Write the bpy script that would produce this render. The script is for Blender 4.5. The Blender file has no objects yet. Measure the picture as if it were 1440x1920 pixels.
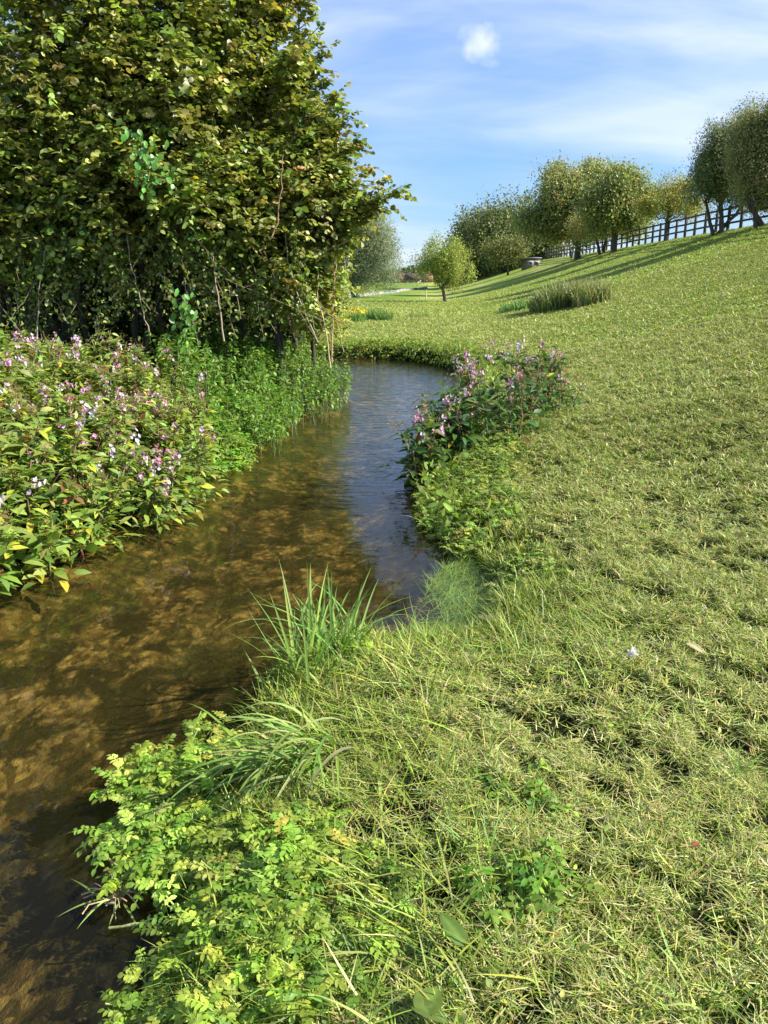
import bpy, math
import numpy as np
from mathutils import Vector
R = math.radians
S = bpy.context.scene
COL = S.collection

# ------------------------------------------------------------------ camera
FPX, PITCH, EYE = 1442.0, R(16.6), 1.9
cam = bpy.data.cameras.new('camera')
cam.sensor_fit = 'VERTICAL'; cam.sensor_height = 36.0; cam.sensor_width = 27.0
cam.lens = FPX / 1920.0 * 36.0
cam.clip_start = 0.05; cam.clip_end = 6000
co = bpy.data.objects.new('camera', cam); COL.objects.link(co)
co.location = (0, 0, EYE); co.rotation_euler = (R(90) - PITCH, 0, 0)
S.camera = co

def ray(u, v):
    x = (u - 720) / FPX; y = (v - 960) / FPX
    return np.array([x, math.cos(PITCH) - y * math.sin(PITCH), -math.sin(PITCH) - y * math.cos(PITCH)])
def at(u, v, z):
    q = ray(u, v); return np.array([0, 0, EYE]) + q * (z - EYE) / q[2]
def atd(u, v, Y):
    q = ray(u, v); return np.array([0, 0, EYE]) + q * Y / q[1]
def in_view(P, mu=0.12):
    d = P - np.array([0, 0, EYE])
    f = d[:, 1] * math.cos(PITCH) - d[:, 2] * math.sin(PITCH)
    up = d[:, 1] * math.sin(PITCH) + d[:, 2] * math.cos(PITCH)
    f = np.maximum(f, 0.02)
    v = up / f * FPX
    return (np.abs(d[:, 0]) < f * 720 / FPX * (1 + mu) + 1.3) & (v < 960 * 1.2) & (v > -960 * 1.6)

# ------------------------------------------------------------------ light
SUN_EL, SUN_DIR = R(38), np.array([0.98, -0.17])
SUN_AZ = math.atan2(SUN_DIR[0], SUN_DIR[1])          # clockwise from +Y
sl = bpy.data.lights.new('sun', 'SUN'); sl.energy = 5.0; sl.angle = R(0.5); sl.color = (1.0, 0.95, 0.86)
so = bpy.data.objects.new('sun', sl); COL.objects.link(so)
sv = Vector((math.sin(SUN_AZ) * math.cos(SUN_EL), math.cos(SUN_AZ) * math.cos(SUN_EL), math.sin(SUN_EL)))
so.rotation_euler = sv.to_track_quat('Z', 'Y').to_euler()
so.location = (30, 10, 40)

W = bpy.data.worlds.new('World'); S.world = W; W.use_nodes = True
wn, wl = W.node_tree.nodes, W.node_tree.links
wn.clear()
def N(nodes, t, **k):
    n = nodes.new(t)
    for a, b in k.items(): setattr(n, a, b)
    return n
wo = N(wn, 'ShaderNodeOutputWorld'); bg = N(wn, 'ShaderNodeBackground'); bg.inputs[1].default_value = 0.088
sky = N(wn, 'ShaderNodeTexSky', sky_type='NISHITA'); sky.sun_disc = False
sky.sun_elevation = SUN_EL; sky.sun_rotation = SUN_AZ; sky.air_density = 1.0; sky.dust_density = 0.3; sky.ozone_density = 3.0
tc = N(wn, 'ShaderNodeTexCoord'); sep = N(wn, 'ShaderNodeSeparateXYZ'); wl.new(tc.outputs['Generated'], sep.inputs[0])
def wmath(op, a, b=None, clamp=False):
    n = N(wn, 'ShaderNodeMath', operation=op); n.use_clamp = clamp
    for i, x in enumerate((a, b)):
        if x is None: continue
        if isinstance(x, (int, float)): n.inputs[i].default_value = x
        else: wl.new(x, n.inputs[i])
    return n.outputs[0]
zz = wmath('ADD', wmath('MAXIMUM', sep.outputs[2], 0.0), 0.42)
cx = wmath('DIVIDE', sep.outputs[0], zz); cy = wmath('DIVIDE', sep.outputs[1], zz)
cmb = N(wn, 'ShaderNodeCombineXYZ'); wl.new(cx, cmb.inputs[0]); wl.new(cy, cmb.inputs[1])
def cloud_layer(rot, scale, nscale, lo, hi, seed, detail=6.0):
    mp = N(wn, 'ShaderNodeMapping'); mp.inputs['Rotation'].default_value = (0, 0, rot)
    mp.inputs['Scale'].default_value = scale; mp.inputs['Location'].default_value = (seed, seed * 1.7, seed * .3)
    wl.new(cmb.outputs[0], mp.inputs[0])
    nz = N(wn, 'ShaderNodeTexNoise'); nz.inputs['Scale'].default_value = nscale; nz.inputs['Detail'].default_value = detail
    nz.inputs['Roughness'].default_value = 0.55; nz.inputs['Distortion'].default_value = 0.5
    wl.new(mp.outputs[0], nz.inputs['Vector'])
    mr = N(wn, 'ShaderNodeMapRange', interpolation_type='SMOOTHSTEP'); mr.inputs[1].default_value = lo; mr.inputs[2].default_value = hi
    wl.new(nz.outputs['Fac'], mr.inputs[0]); return mr.outputs[0]
c1 = cloud_layer(R(-30), (0.5, 1.9, 1), 1.15, 0.40, 0.76, 15.1)
c2 = cloud_layer(R(-30), (0.35, 1.5, 1), 3.4, 0.40, 0.85, 8.1)
wisp = wmath('ADD', wmath('MULTIPLY', c1, 0.78), wmath('MULTIPLY', c2, 0.32), True)
# the one small puffy cloud
pd = ray(908, 84); pd = pd / np.linalg.norm(pd)
geo = N(wn, 'ShaderNodeTexNoise'); geo.inputs['Scale'].default_value = 20.0; geo.inputs['Detail'].default_value = 5.0
wl.new(tc.outputs['Generated'], geo.inputs['Vector'])
sub = N(wn, 'ShaderNodeVectorMath', operation='SUBTRACT'); wl.new(tc.outputs['Generated'], sub.inputs[0]); sub.inputs[1].default_value = tuple(pd)
scl = N(wn, 'ShaderNodeVectorMath', operation='MULTIPLY'); wl.new(sub.outputs[0], scl.inputs[0]); scl.inputs[1].default_value = (0.95, 1.2, 1.5)
ln = N(wn, 'ShaderNodeVectorMath', operation='LENGTH'); wl.new(scl.outputs[0], ln.inputs[0])
pr = wmath('ADD', ln.outputs['Value'], wmath('MULTIPLY', wmath('SUBTRACT', geo.outputs['Fac'], 0.5), 0.08))
mr = N(wn, 'ShaderNodeMapRange', interpolation_type='SMOOTHSTEP'); mr.inputs[1].default_value = 0.040; mr.inputs[2].default_value = 0.0
mr.inputs[3].default_value = 0.0; mr.inputs[4].default_value = 0.9
wl.new(pr, mr.inputs[0])
cl = wmath('MAXIMUM', wisp, mr.outputs[0])
tint = N(wn, 'ShaderNodeMix', data_type='RGBA', blend_type='MULTIPLY'); tint.inputs[0].default_value = 1.0
elr = N(wn, 'ShaderNodeMapRange', interpolation_type='SMOOTHSTEP'); elr.inputs[1].default_value = -0.02; elr.inputs[2].default_value = 0.34; wl.new(sep.outputs[2], elr.inputs[0])
low = N(wn, 'ShaderNodeMix', data_type='RGBA'); wl.new(elr.outputs[0], low.inputs[0]); low.inputs[6].default_value = (0.56, 0.70, 0.98, 1); low.inputs[7].default_value = (0.86, 0.98, 1.18, 1); wl.new(low.outputs[2], tint.inputs[7]); wl.new(sky.outputs[0], tint.inputs[6])
mx = N(wn, 'ShaderNodeMix', data_type='RGBA'); wl.new(cl, mx.inputs[0]); wl.new(tint.outputs[2], mx.inputs[6]); mx.inputs[7].default_value = (5.8, 6.2, 6.9, 1)
wl.new(mx.outputs[2], bg.inputs[0]); wl.new(bg.outputs[0], wo.inputs[0])

S.view_settings.view_transform = 'Standard'; S.view_settings.look = 'None'
S.view_settings.exposure = 1.08; S.view_settings.gamma = 1.0
S.render.engine = 'CYCLES'
try:
    S.cycles.max_bounces = 8; S.cycles.transparent_max_bounces = 12; S.cycles.transmission_bounces = 4
    S.cycles.use_denoising = True
except Exception: pass

# ------------------------------------------------------------------ helpers
rng = np.random.default_rng(11)
class Buf:
    def __init__(s): s.V = []; s.C = []; s.Q = []; s.T = []; s.n = 0
    def add(s, V, C, Q=None, T=None):
        V = np.asarray(V, float).reshape(-1, 3); C = np.broadcast_to(np.asarray(C, float), V.shape)
        s.V.append(V); s.C.append(C)
        if Q is not None and len(Q): s.Q.append(np.asarray(Q) + s.n)
        if T is not None and len(T): s.T.append(np.asarray(T) + s.n)
        s.n += len(V)
    def build(s, name, mat, parent=None, loc=None, smooth=False):
        me = bpy.data.meshes.new(name)
        if s.n:
            V = np.concatenate(s.V)
            if loc is not None: V = V - np.asarray(loc)
            C = np.concatenate(s.C)
            Q = np.concatenate(s.Q) if s.Q else np.zeros((0, 4), int)
            T = np.concatenate(s.T) if s.T else np.zeros((0, 3), int)
            me.vertices.add(len(V)); me.vertices.foreach_set('co', V.astype(np.float32).ravel())
            li = np.concatenate([Q.ravel(), T.ravel()]).astype(np.int32)
            me.loops.add(len(li)); me.loops.foreach_set('vertex_index', li)
            st = np.concatenate([np.arange(len(Q)) * 4, len(Q) * 4 + np.arange(len(T)) * 3]).astype(np.int32)
            me.polygons.add(len(st)); me.polygons.foreach_set('loop_start', st)
            if smooth: me.polygons.foreach_set('use_smooth', np.ones(len(st), bool))
            me.update(calc_edges=True)
            ca = me.attributes.new('col', 'FLOAT_COLOR', 'POINT')
            ca.data.foreach_set('color', np.concatenate([C, np.ones((len(C), 1))], 1).astype(np.float32).ravel())
        me.materials.append(mat)
        o = bpy.data.objects.new(name, me); COL.objects.link(o)
        if parent is not None: o.parent = parent
        return o
def tag(o, label=None, cat=None, group=None, kind=None):
    if label: o['label'] = label
    if cat: o['category'] = cat
    if group: o['group'] = group
    if kind: o['kind'] = kind
    return o
def thing(name, loc, label, cat, group=None):
    o = bpy.data.objects.new(name, None); COL.objects.link(o); o.location = tuple(loc); o.empty_display_size = .2
    return tag(o, label, cat, group)
def norm(a): return a / np.maximum(np.linalg.norm(a, axis=-1, keepdims=True), 1e-9)
def rdir(n, up=0.0, r=rng):
    a = r.normal(size=(n, 3)); a[:, 2] += up; return norm(a)
def vary(c, n, s=0.2, r=rng, hue=0.1):
    c = np.asarray(c, float)
    k = np.exp(r.normal(0, s, (n, 1))); h = np.exp(r.normal(0, hue, (n, 3)))
    return np.clip(c * k * h, 0.002, 0.95)
def mixc(cols, probs, n, s=0.2, r=rng):
    i = r.choice(len(cols), n, p=np.array(probs) / np.sum(probs))
    return vary(np.asarray(cols)[i], n, s, r)
_pt = np.random.default_rng(5).random((8, 256, 256))
def vnoise(x, y, k=0):
    x = np.asarray(x, float); y = np.asarray(y, float)
    xi = np.floor(x).astype(int); yi = np.floor(y).astype(int); fx = x - xi; fy = y - yi
    fx = fx * fx * (3 - 2 * fx); fy = fy * fy * (3 - 2 * fy); t = _pt[k % 8]
    a = t[xi & 255, yi & 255]; b = t[(xi + 1) & 255, yi & 255]; c = t[xi & 255, (yi + 1) & 255]; d = t[(xi + 1) & 255, (yi + 1) & 255]
    return (a * (1 - fx) + b * fx) * (1 - fy) + (c * (1 - fx) + d * fx) * fy
def fbm(x, y, k=0, o=3):
    s = 0; w = 0
    for i in range(o):
        a = .5 ** i; s = s + a * vnoise(x * 2 ** i + 17 * i, y * 2 ** i + 5 * i, k + i); w += a
    return s / w
def sstep(a, b, x):
    t = np.clip((x - a) / (b - a), 0, 1); return t * t * (3 - 2 * t)

# leaf: 8 vertices, 2 tris + 4 folded quads - 1 quad per half end
LT = np.array([[0, 0, 0], [.3, -.42, .0], [.33, 0, 0], [.3, .42, 0], [.68, -.40, 0], [.7, 0, 0], [.68, .40, 0], [1, 0, 0]])
LANC = np.array([[0, 0, 0], [.28, -.42, .0], [.28, 0, 0], [.28, .42, 0], [.62, -.42, 0], [.62, 0, 0], [.62, .42, 0], [1, 0, 0]])
LQ = np.array([[1, 4, 5, 2], [2, 5, 6, 3]]); LTri = np.array([[0, 1, 2], [0, 2, 3], [4, 7, 5], [5, 7, 6]])
def leaves(buf, P, T, Nn, L, Wd, C, fold=.22, droop=.15, tmpl=LT):
    n = len(P)
    if n == 0: return
    T = norm(T); Nn = norm(Nn - T * np.sum(Nn * T, 1, keepdims=True)); B = np.cross(T, Nn)
    L = np.broadcast_to(np.asarray(L, float), (n,)); Wd = np.broadcast_to(np.asarray(Wd, float), (n,))
    a = tmpl[:, 0]; b = tmpl[:, 1]
    c = -droop * a * a
    V = (P[:, None] + T[:, None] * (a[None, :, None] * L[:, None, None]) + B[:, None] * (b[None, :, None] * Wd[:, None, None])
         + Nn[:, None] * (c[None, :, None] * L[:, None, None] + (np.abs(b) * 2 * fold)[None, :, None] * Wd[:, None, None] * .5))
    off = (np.arange(n) * 8)[:, None, None]
    buf.add(V, np.repeat(C, 8, 0), (LQ[None] + off).reshape(-1, 4), (LTri[None] + off).reshape(-1, 3))
def chips(buf, P, T, Nn, L, Wd, C):
    """far leaf: folded rhombus"""
    n = len(P); T = norm(T); Nn = norm(Nn - T * np.sum(Nn * T, 1, keepdims=True)); B = np.cross(T, Nn)
    L = np.broadcast_to(np.asarray(L, float), (n,))[:, None]; Wd = np.broadcast_to(np.asarray(Wd, float), (n,))[:, None]
    V = np.stack([P, P + T * L * .5 - B * Wd * .5 + Nn * Wd * .12, P + T * L, P + T * L * .5 + B * Wd * .5 + Nn * Wd * .12], 1)
    o = (np.arange(n) * 4)[:, None]
    buf.add(V, np.repeat(C, 4, 0), None, np.concatenate([o + [[0, 1, 2]], o + [[0, 2, 3]]]))
def blades(buf, P, az, lean, h, w, C, curl=.4, segs=3, tip=None, vfold=0.0):
    """curved grass blades; az heading, lean from vertical"""
    n = len(P); D = np.stack([np.cos(az), np.sin(az), np.zeros(n)], 1); U = np.array([0, 0, 1.0])
    h = np.broadcast_to(np.asarray(h, float), (n,)); w = np.broadcast_to(np.asarray(w, float), (n,)); curl = np.broadcast_to(np.asarray(curl, float), (n,))
    lean = np.broadcast_to(np.asarray(lean, float), (n,))
    tw = rng.normal(0, .6, n)
    side = np.stack([-np.sin(az + tw), np.cos(az + tw), np.zeros(n)], 1)
    rows = []
    for i in range(segs + 1):
        t = i / segs; ang = lean + curl * t * 1.2
        c = P + h[:, None] * t * (np.cos(lean + curl * t * .6)[:, None] * U + np.sin(lean + curl * t * .6)[:, None] * D)
        ww = w * (1 - t ** 1.7) * (0.75 + .25 * min(1, t * 3))
        if i < segs:
            rows += [c - side * ww[:, None] * .5, c + side * ww[:, None] * .5]
        else: rows += [c]
    k = 2 * segs + 1
    V = np.stack(rows, 1); o = (np.arange(n) * k)[:, None]
    Q = [o + [[2 * i, 2 * i + 1, 2 * i + 3, 2 * i + 2]] for i in range(segs - 1)]
    T = o + [[2 * segs - 2, 2 * segs - 1, 2 * segs]]
    CC = np.repeat(C, k, 0)
    if tip is not None:
        tt = np.tile(np.array([i / segs for i in range(segs) for _ in (0, 1)] + [1.0]), n)[:, None] ** 2
        CC = CC * (1 - tt) + np.asarray(tip) * tt
    buf.add(V, CC, np.concatenate(Q) if Q else None, T)
def tube(buf, pts, rad, sides=5, col=(.1, .07, .05)):
    pts = np.asarray(pts, float); m = len(pts); rad = np.broadcast_to(np.asarray(rad, float), (m,))
    T = norm(np.gradient(pts, axis=0)); ref = np.array([0, 0, 1.0]) if abs(T[:, 2]).mean() < .8 else np.array([1.0, 0, 0])
    A = norm(np.cross(T, ref)); B = np.cross(T, A)
    an = np.arange(sides) * 2 * math.pi / sides
    V = pts[:, None] + rad[:, None, None] * (A[:, None] * np.cos(an)[None, :, None] + B[:, None] * np.sin(an)[None, :, None])
    i = np.arange(m - 1)[:, None] * sides; j = np.arange(sides)[None]; j2 = (j + 1) % sides
    Q = np.stack([i + j, i + j2, i + sides + j2, i + sides + j], -1).reshape(-1, 4)
    buf.add(V, col, Q)
def box(buf, c, s, col, rz=0.0):
    c = np.asarray(c, float); s = np.asarray(s, float) / 2
    V = np.array([[x, y, z] for x in (-1, 1) for y in (-1, 1) for z in (-1, 1)]) * s
    ca, sa = math.cos(rz), math.sin(rz)
    V = np.stack([V[:, 0] * ca - V[:, 1] * sa, V[:, 0] * sa + V[:, 1] * ca, V[:, 2]], 1) + c
    buf.add(V, col, [[0, 1, 3, 2], [4, 6, 7, 5], [0, 4, 5, 1], [2, 3, 7, 6], [0, 2, 6, 4], [1, 5, 7, 3]])
def curve(a, b, sag=0, n=6, jit=0, r=rng):
    t = np.linspace(0, 1, n)[:, None]; p = np.asarray(a) * (1 - t) + np.asarray(b) * t
    p = p + np.array([0, 0, 1.0]) * (sag * 4 * t * (1 - t))
    if jit: p[1:-1] += r.normal(0, jit, (n - 2, 3))
    return p

# ------------------------------------------------------------------ materials
def mat_base(name):
    m = bpy.data.materials.new(name); m.use_nodes = True; m.node_tree.nodes.clear()
    return m, m.node_tree.nodes, m.node_tree.links
def leaf_mat(name, trans=.35, rough=.45, spec=.4, gain=1.0, tgain=(1.25, 1.25, .6)):
    m, n, l = mat_base(name)
    at_ = N(n, 'ShaderNodeAttribute', attribute_name='col')
    pb = N(n, 'ShaderNodeBsdfPrincipled'); pb.inputs['Roughness'].default_value = rough; pb.inputs['Specular IOR Level'].default_value = spec
    tr = N(n, 'ShaderNodeBsdfTranslucent'); mu = N(n, 'ShaderNodeMix', data_type='RGBA', blend_type='MULTIPLY'); mu.inputs[0].default_value = 1
    mu.inputs[7].default_value = (*tgain, 1)
    geo_ = N(n, 'ShaderNodeNewGeometry'); nz = N(n, 'ShaderNodeTexNoise'); nz.inputs['Scale'].default_value = 60; nz.inputs['Detail'].default_value = 2
    l.new(geo_.outputs['Position'], nz.inputs['Vector'])
    mr_ = N(n, 'ShaderNodeMapRange'); mr_.inputs[3].default_value = .78 * gain; mr_.inputs[4].default_value = 1.22 * gain; l.new(nz.outputs['Fac'], mr_.inputs[0])
    vm = N(n, 'ShaderNodeVectorMath', operation='SCALE'); l.new(at_.outputs['Color'], vm.inputs[0]); l.new(mr_.outputs[0], vm.inputs['Scale'])
    l.new(vm.outputs[0], pb.inputs['Base Color']); l.new(vm.outputs[0], mu.inputs[6]); l.new(mu.outputs[2], tr.inputs[0])
    ms = N(n, 'ShaderNodeMixShader'); ms.inputs[0].default_value = trans
    o = N(n, 'ShaderNodeOutputMaterial'); l.new(pb.outputs[0], ms.inputs[1]); l.new(tr.outputs[0], ms.inputs[2]); l.new(ms.outputs[0], o.inputs[0])
    return m
def bark_mat(name, rough=.85, scale=14.0):
    m, n, l = mat_base(name)
    at_ = N(n, 'ShaderNodeAttribute', attribute_name='col'); pb = N(n, 'ShaderNodeBsdfPrincipled'); pb.inputs['Roughness'].default_value = rough
    g = N(n, 'ShaderNodeNewGeometry'); mp = N(n, 'ShaderNodeMapping'); mp.inputs['Scale'].default_value = (1, 1, .25); l.new(g.outputs['Position'], mp.inputs[0])
    nz = N(n, 'ShaderNodeTexNoise'); nz.inputs['Scale'].default_value = scale; nz.inputs['Detail'].default_value = 5; l.new(mp.outputs[0], nz.inputs['Vector'])
    mr_ = N(n, 'ShaderNodeMapRange'); mr_.inputs[3].default_value = .55; mr_.inputs[4].default_value = 1.45; l.new(nz.outputs['Fac'], mr_.inputs[0])
    vm = N(n, 'ShaderNodeVectorMath', operation='SCALE'); l.new(at_.outputs['Color'], vm.inputs[0]); l.new(mr_.outputs[0], vm.inputs['Scale'])
    bp = N(n, 'ShaderNodeBump'); bp.inputs['Strength'].default_value = .5; bp.inputs['Distance'].default_value = .02; l.new(nz.outputs['Fac'], bp.inputs['Height'])
    l.new(vm.outputs[0], pb.inputs['Base Color']); l.new(bp.outputs[0], pb.inputs['Normal'])
    o = N(n, 'ShaderNodeOutputMaterial'); l.new(pb.outputs[0], o.inputs[0]); return m
M_leaf = leaf_mat('broad_leaf', .34, .44, .55)
M_soft = leaf_mat('herb_leaf', .38, .5, .35)
M_far = leaf_mat('far_leaf', .42, .5, .4, 1.6, (1.15, 1.15, .75))
M_grass = leaf_mat('grass_blade', .18, .5, .3)
M_petal = leaf_mat('petal', .40, .6, .2, 1.0, (1.1, 1.0, 1.1))
M_bark = bark_mat('bark'); M_wood = bark_mat('weathered_wood', .8, 25); M_stem = bark_mat('green_stem', .5, 30)
M_stone = bark_mat('stone_and_brick', .9, 6)

# ------------------------------------------------------------------ river outline and terrain height
def chaikin(p, k=2):
    p = np.asarray(p, float)
    for _ in range(k):
        q = np.empty((2 * len(p) - 2, 2)); q[0::2] = .75 * p[:-1] + .25 * p[1:]; q[1::2] = .25 * p[:-1] + .75 * p[1:]
        p = np.concatenate([p[:1], q, p[-1:]])
    return p
def wpx(L): return [at(u, v, 0)[:2] for u, v in L]
right_chain = np.array([(-1.6, -5), (-.75, 0.3), (-.62, 1.2)] + wpx([(330, 1800), (345, 1700), (380, 1560), (440, 1450), (490, 1340), (545, 1260), (640, 1215), (740, 1205),
    (850, 1225), (925, 1190), (945, 1110), (895, 1060), (835, 1015), (812, 950), (806, 890), (825, 825), (858, 772), (900, 735), (880, 706), (840, 688), (780, 676), (710, 671), (640, 672)])
    + [(-4, 21.0), (-9, 22.5), (-18, 23)])
left_chain = np.array([(-7, -5), (-5.0, 0.5), (-4.0, 3.2)] + wpx([(-90, 1110), (0, 1058), (140, 1020), (290, 955), (385, 890), (440, 852), (520, 812), (560, 775), (618, 752), (650, 728)])
    + [(-.85, 15.6), (-1.6, 16.8), (-4.5, 18.3), (-9, 19.3), (-18, 19.5)])
right_chain, left_chain = chaikin(right_chain), chaikin(left_chain)
poly = np.concatenate([right_chain, left_chain[::-1]])
def seg_dist(x, y, ch):
    d = np.full(x.shape, 1e9)
    for (ax, ay), (bx, by) in zip(ch[:-1], ch[1:]):
        dx, dy = bx - ax, by - ay; l2 = dx * dx + dy * dy + 1e-12
        t = np.clip(((x - ax) * dx + (y - ay) * dy) / l2, 0, 1)
        d = np.minimum(d, (x - ax - t * dx) ** 2 + (y - ay - t * dy) ** 2)
    return np.sqrt(d)
def inside(x, y, p):
    r = np.zeros(x.shape, bool); q = np.roll(p, -1, 0)
    for (ax, ay), (bx, by) in zip(p, q):
        if ay == by: continue
        c = ((ay > y) != (by > y)) & (x < (bx - ax) * (y - ay) / (by - ay) + ax); r ^= c
    return r
def sdf_exact(x, y):
    dr, dl = seg_dist(x, y, right_chain), seg_dist(x, y, left_chain); ins = inside(x, y, poly)
    return np.where(ins, -np.minimum(dr, dl), np.minimum(dr, dl)), dl < dr
GX0, GY0, GS = -20.0, -6.0, .05
gx = np.arange(GX0, 14, GS); gy = np.arange(GY0, 34, GS)
gX, gY = np.meshgrid(gx, gy, indexing='ij'); gD, gL = sdf_exact(gX, gY); gL = gL.astype(float)
def sdf(x, y):
    x = np.asarray(x, float); y = np.asarray(y, float)
    fx = np.clip((x - GX0) / GS, 0, len(gx) - 1.001); fy = np.clip((y - GY0) / GS, 0, len(gy) - 1.001)
    i = fx.astype(int); j = fy.astype(int); a = fx - i; b = fy - j
    d = (gD[i, j] * (1 - a) + gD[i + 1, j] * a) * (1 - b) + (gD[i, j + 1] * (1 - a) + gD[i + 1, j + 1] * a) * b
    out = np.maximum(np.maximum(GX0 - x, x - gx[-1]), np.maximum(GY0 - y, y - gy[-1]))
    return d + np.maximum(out, 0), gL[i, j] > .5
FX = lambda y: 19.23 + (y - 41) * (21.9 - 19.23) / (100 - 41)
ZC = 4.65
def H(x, y):
    x = np.asarray(x, float); y = np.asarray(y, float)
    d, left = sdf(x, y)
    bed = -.06 - .19 * sstep(0, .9, -d) + .05 * (fbm(x * 1.3, y * 1.3, 3) - .5)
    far = sstep(6.5, 9, y)
    rb = (.10 + .16 * far) * sstep(-.02, .16 + .1 * (1 - far), d) + (.12 + .06 * far) * sstep(0, .9, d)
    lb = .25 * sstep(-.02, .35, d) + .45 * sstep(.2, 2.2, d)
    b = np.where(left, lb, rb)
    z = np.where(d > 0, b, bed * sstep(0.0, .12, -d))
    land = sstep(.2, 1.2, d)
    z = z + land * (.05 * (fbm(x * .9, y * .9, 1) - .5) + .05 * (fbm(x * 3.1, y * 3.1, 4) - .5) * sstep(14, 3, y))
    z = z + .15 * sstep(10, 60, y) * land
    s = (FX(y) - x); g = np.where(s < 0, 1.0, np.clip(1 - s / 15.5, 0, 1) ** 1.35)
    g = g * sstep(170, 125, y) * sstep(-25, 5, y)
    zc = ZC - .05 * np.maximum(-s - 3, 0) * (s < 0)
    z = z + (np.maximum(zc, 1.0) - .45) * g
    z = z + sstep(60, 240, y) * 1.3 * sstep(-60, 40, x + (y - 60) * .1) + .4 * (fbm(x * .05, y * .05, 2) - .5) * sstep(30, 90, y) * (1 - g)
    return z
def gnd(u, v):
    q = ray(u, v); t = 1.0 + np.cumsum(np.geomspace(.01, 3, 1500)); P = np.array([0, 0, EYE]) + q * t[:, None]
    k = np.argmax(P[:, 2] < H(P[:, 0], P[:, 1])); return P[k]
def on(x, y): return np.array([x, y, float(H(np.array([x]), np.array([y]))[0])])

xs = np.concatenate([-9 - np.geomspace(.1, 700, 70)[::-1], np.arange(-9, 7, .07), 7 + np.cumsum(np.concatenate([np.full(60, .25), np.geomspace(.3, 70, 55)]))])
ys = np.concatenate([-7 - np.geomspace(.2, 60, 14)[::-1], np.arange(-7, .4, .3), np.arange(.4, 21.5, .07), 21.5 + np.cumsum(np.concatenate([np.full(110, .5), np.geomspace(.6, 110, 60)]))])
tX, tY = np.meshgrid(xs, ys, indexing='ij'); tZ = H(tX, tY)
nx, ny = tX.shape
i, j = np.meshgrid(np.arange(nx - 1), np.arange(ny - 1), indexing='ij')
Q = np.stack([i * ny + j, (i + 1) * ny + j, (i + 1) * ny + j + 1, i * ny + j + 1], -1).reshape(-1, 4)
TV = np.stack([tX, tY, tZ], -1).reshape(-1, 3)
# zones painted as attribute: r lush field, g bank soil plus shade painted into near lawn gaps, b under water
td, tleft = sdf(TV[:, 0], TV[:, 1])
lush = sstep(44, 49, TV[:, 1]) * sstep(3, -1, TV[:, 0] - (TV[:, 1] - 45) * .055)
soil_shade = np.where(tleft, sstep(6.5, 4.5, td), np.maximum(sstep(.5, .05, td), .96 * sstep(13, 6, TV[:, 1])))
zone = np.stack([lush, soil_shade, sstep(.02, -.04, td)], 1)

m, n, l = mat_base('meadow_ground')
g_ = N(n, 'ShaderNodeNewGeometry'); za = N(n, 'ShaderNodeAttribute', attribute_name='col'); zs = N(n, 'ShaderNodeSeparateColor'); l.new(za.outputs['Color'], zs.inputs[0])
def tex(scale, detail=4, mscale=None, rot=0, rough=.6, dist=0):
    v = g_.outputs['Position']
    if mscale:
        mp = N(n, 'ShaderNodeMapping'); mp.inputs['Scale'].default_value = mscale; mp.inputs['Rotation'].default_value = (0, 0, rot); l.new(v, mp.inputs[0]); v = mp.outputs[0]
    t = N(n, 'ShaderNodeTexNoise'); t.inputs['Scale'].default_value = scale; t.inputs['Detail'].default_value = detail; t.inputs['Roughness'].default_value = rough; t.inputs['Distortion'].default_value = dist
    l.new(v, t.inputs['Vector']); return t.outputs['Fac']
def rng_(f, a, b, c=0., d=1.):
    r = N(n, 'ShaderNodeMapRange', interpolation_type='SMOOTHSTEP'); r.inputs[1].default_value = a; r.inputs[2].default_value = b; r.inputs[3].default_value = c; r.inputs[4].default_value = d
    l.new(f, r.inputs[0]); return r.outputs[0]
def mixn(f, a, b, bt='MIX'):
    x = N(n, 'ShaderNodeMix', data_type='RGBA', blend_type=bt)
    if isinstance(f, float): x.inputs[0].default_value = f
    else: l.new(f, x.inputs[0])
    for k, c in ((6, a), (7, b)):
        if isinstance(c, tuple): x.inputs[k].default_value = (*c, 1)
        else: l.new(c, x.inputs[k])
    return x.outputs[2]
green = mixn(rng_(tex(9, 5), .3, .7), (.17, .25, .03), (.26, .34, .05))
straw = mixn(rng_(tex(22, 4), .3, .7), (.32, .32, .10), (.46, .42, .17))
sweep = tex(.22, 5, (1, .35, 1), R(-25)); patch = tex(1.1, 5)
lawn = mixn(rng_(sweep, .42, .72, .0, .75), green, straw)
lawn = mixn(rng_(patch, .52, .75, 0, .7), lawn, straw)
lawn = mixn(rng_(tex(2.6, 6, (1, .5, 1), R(20)), .62, .72, 0, .75), lawn, (.09, .085, .035))
lawn = mixn(zs.outputs[0], lawn, mixn(rng_(tex(.5, 4), .3, .7), (.12, .19, .028), (.17, .24, .04)))
soil_shade_c = mixn(rng_(tex(30, 4), .3, .7), (.006, .007, .003), (.020, .022, .008))  # near-black, so gaps between the grass clumps look shaded
lawn = mixn(zs.outputs[1], lawn, soil_shade_c)
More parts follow.
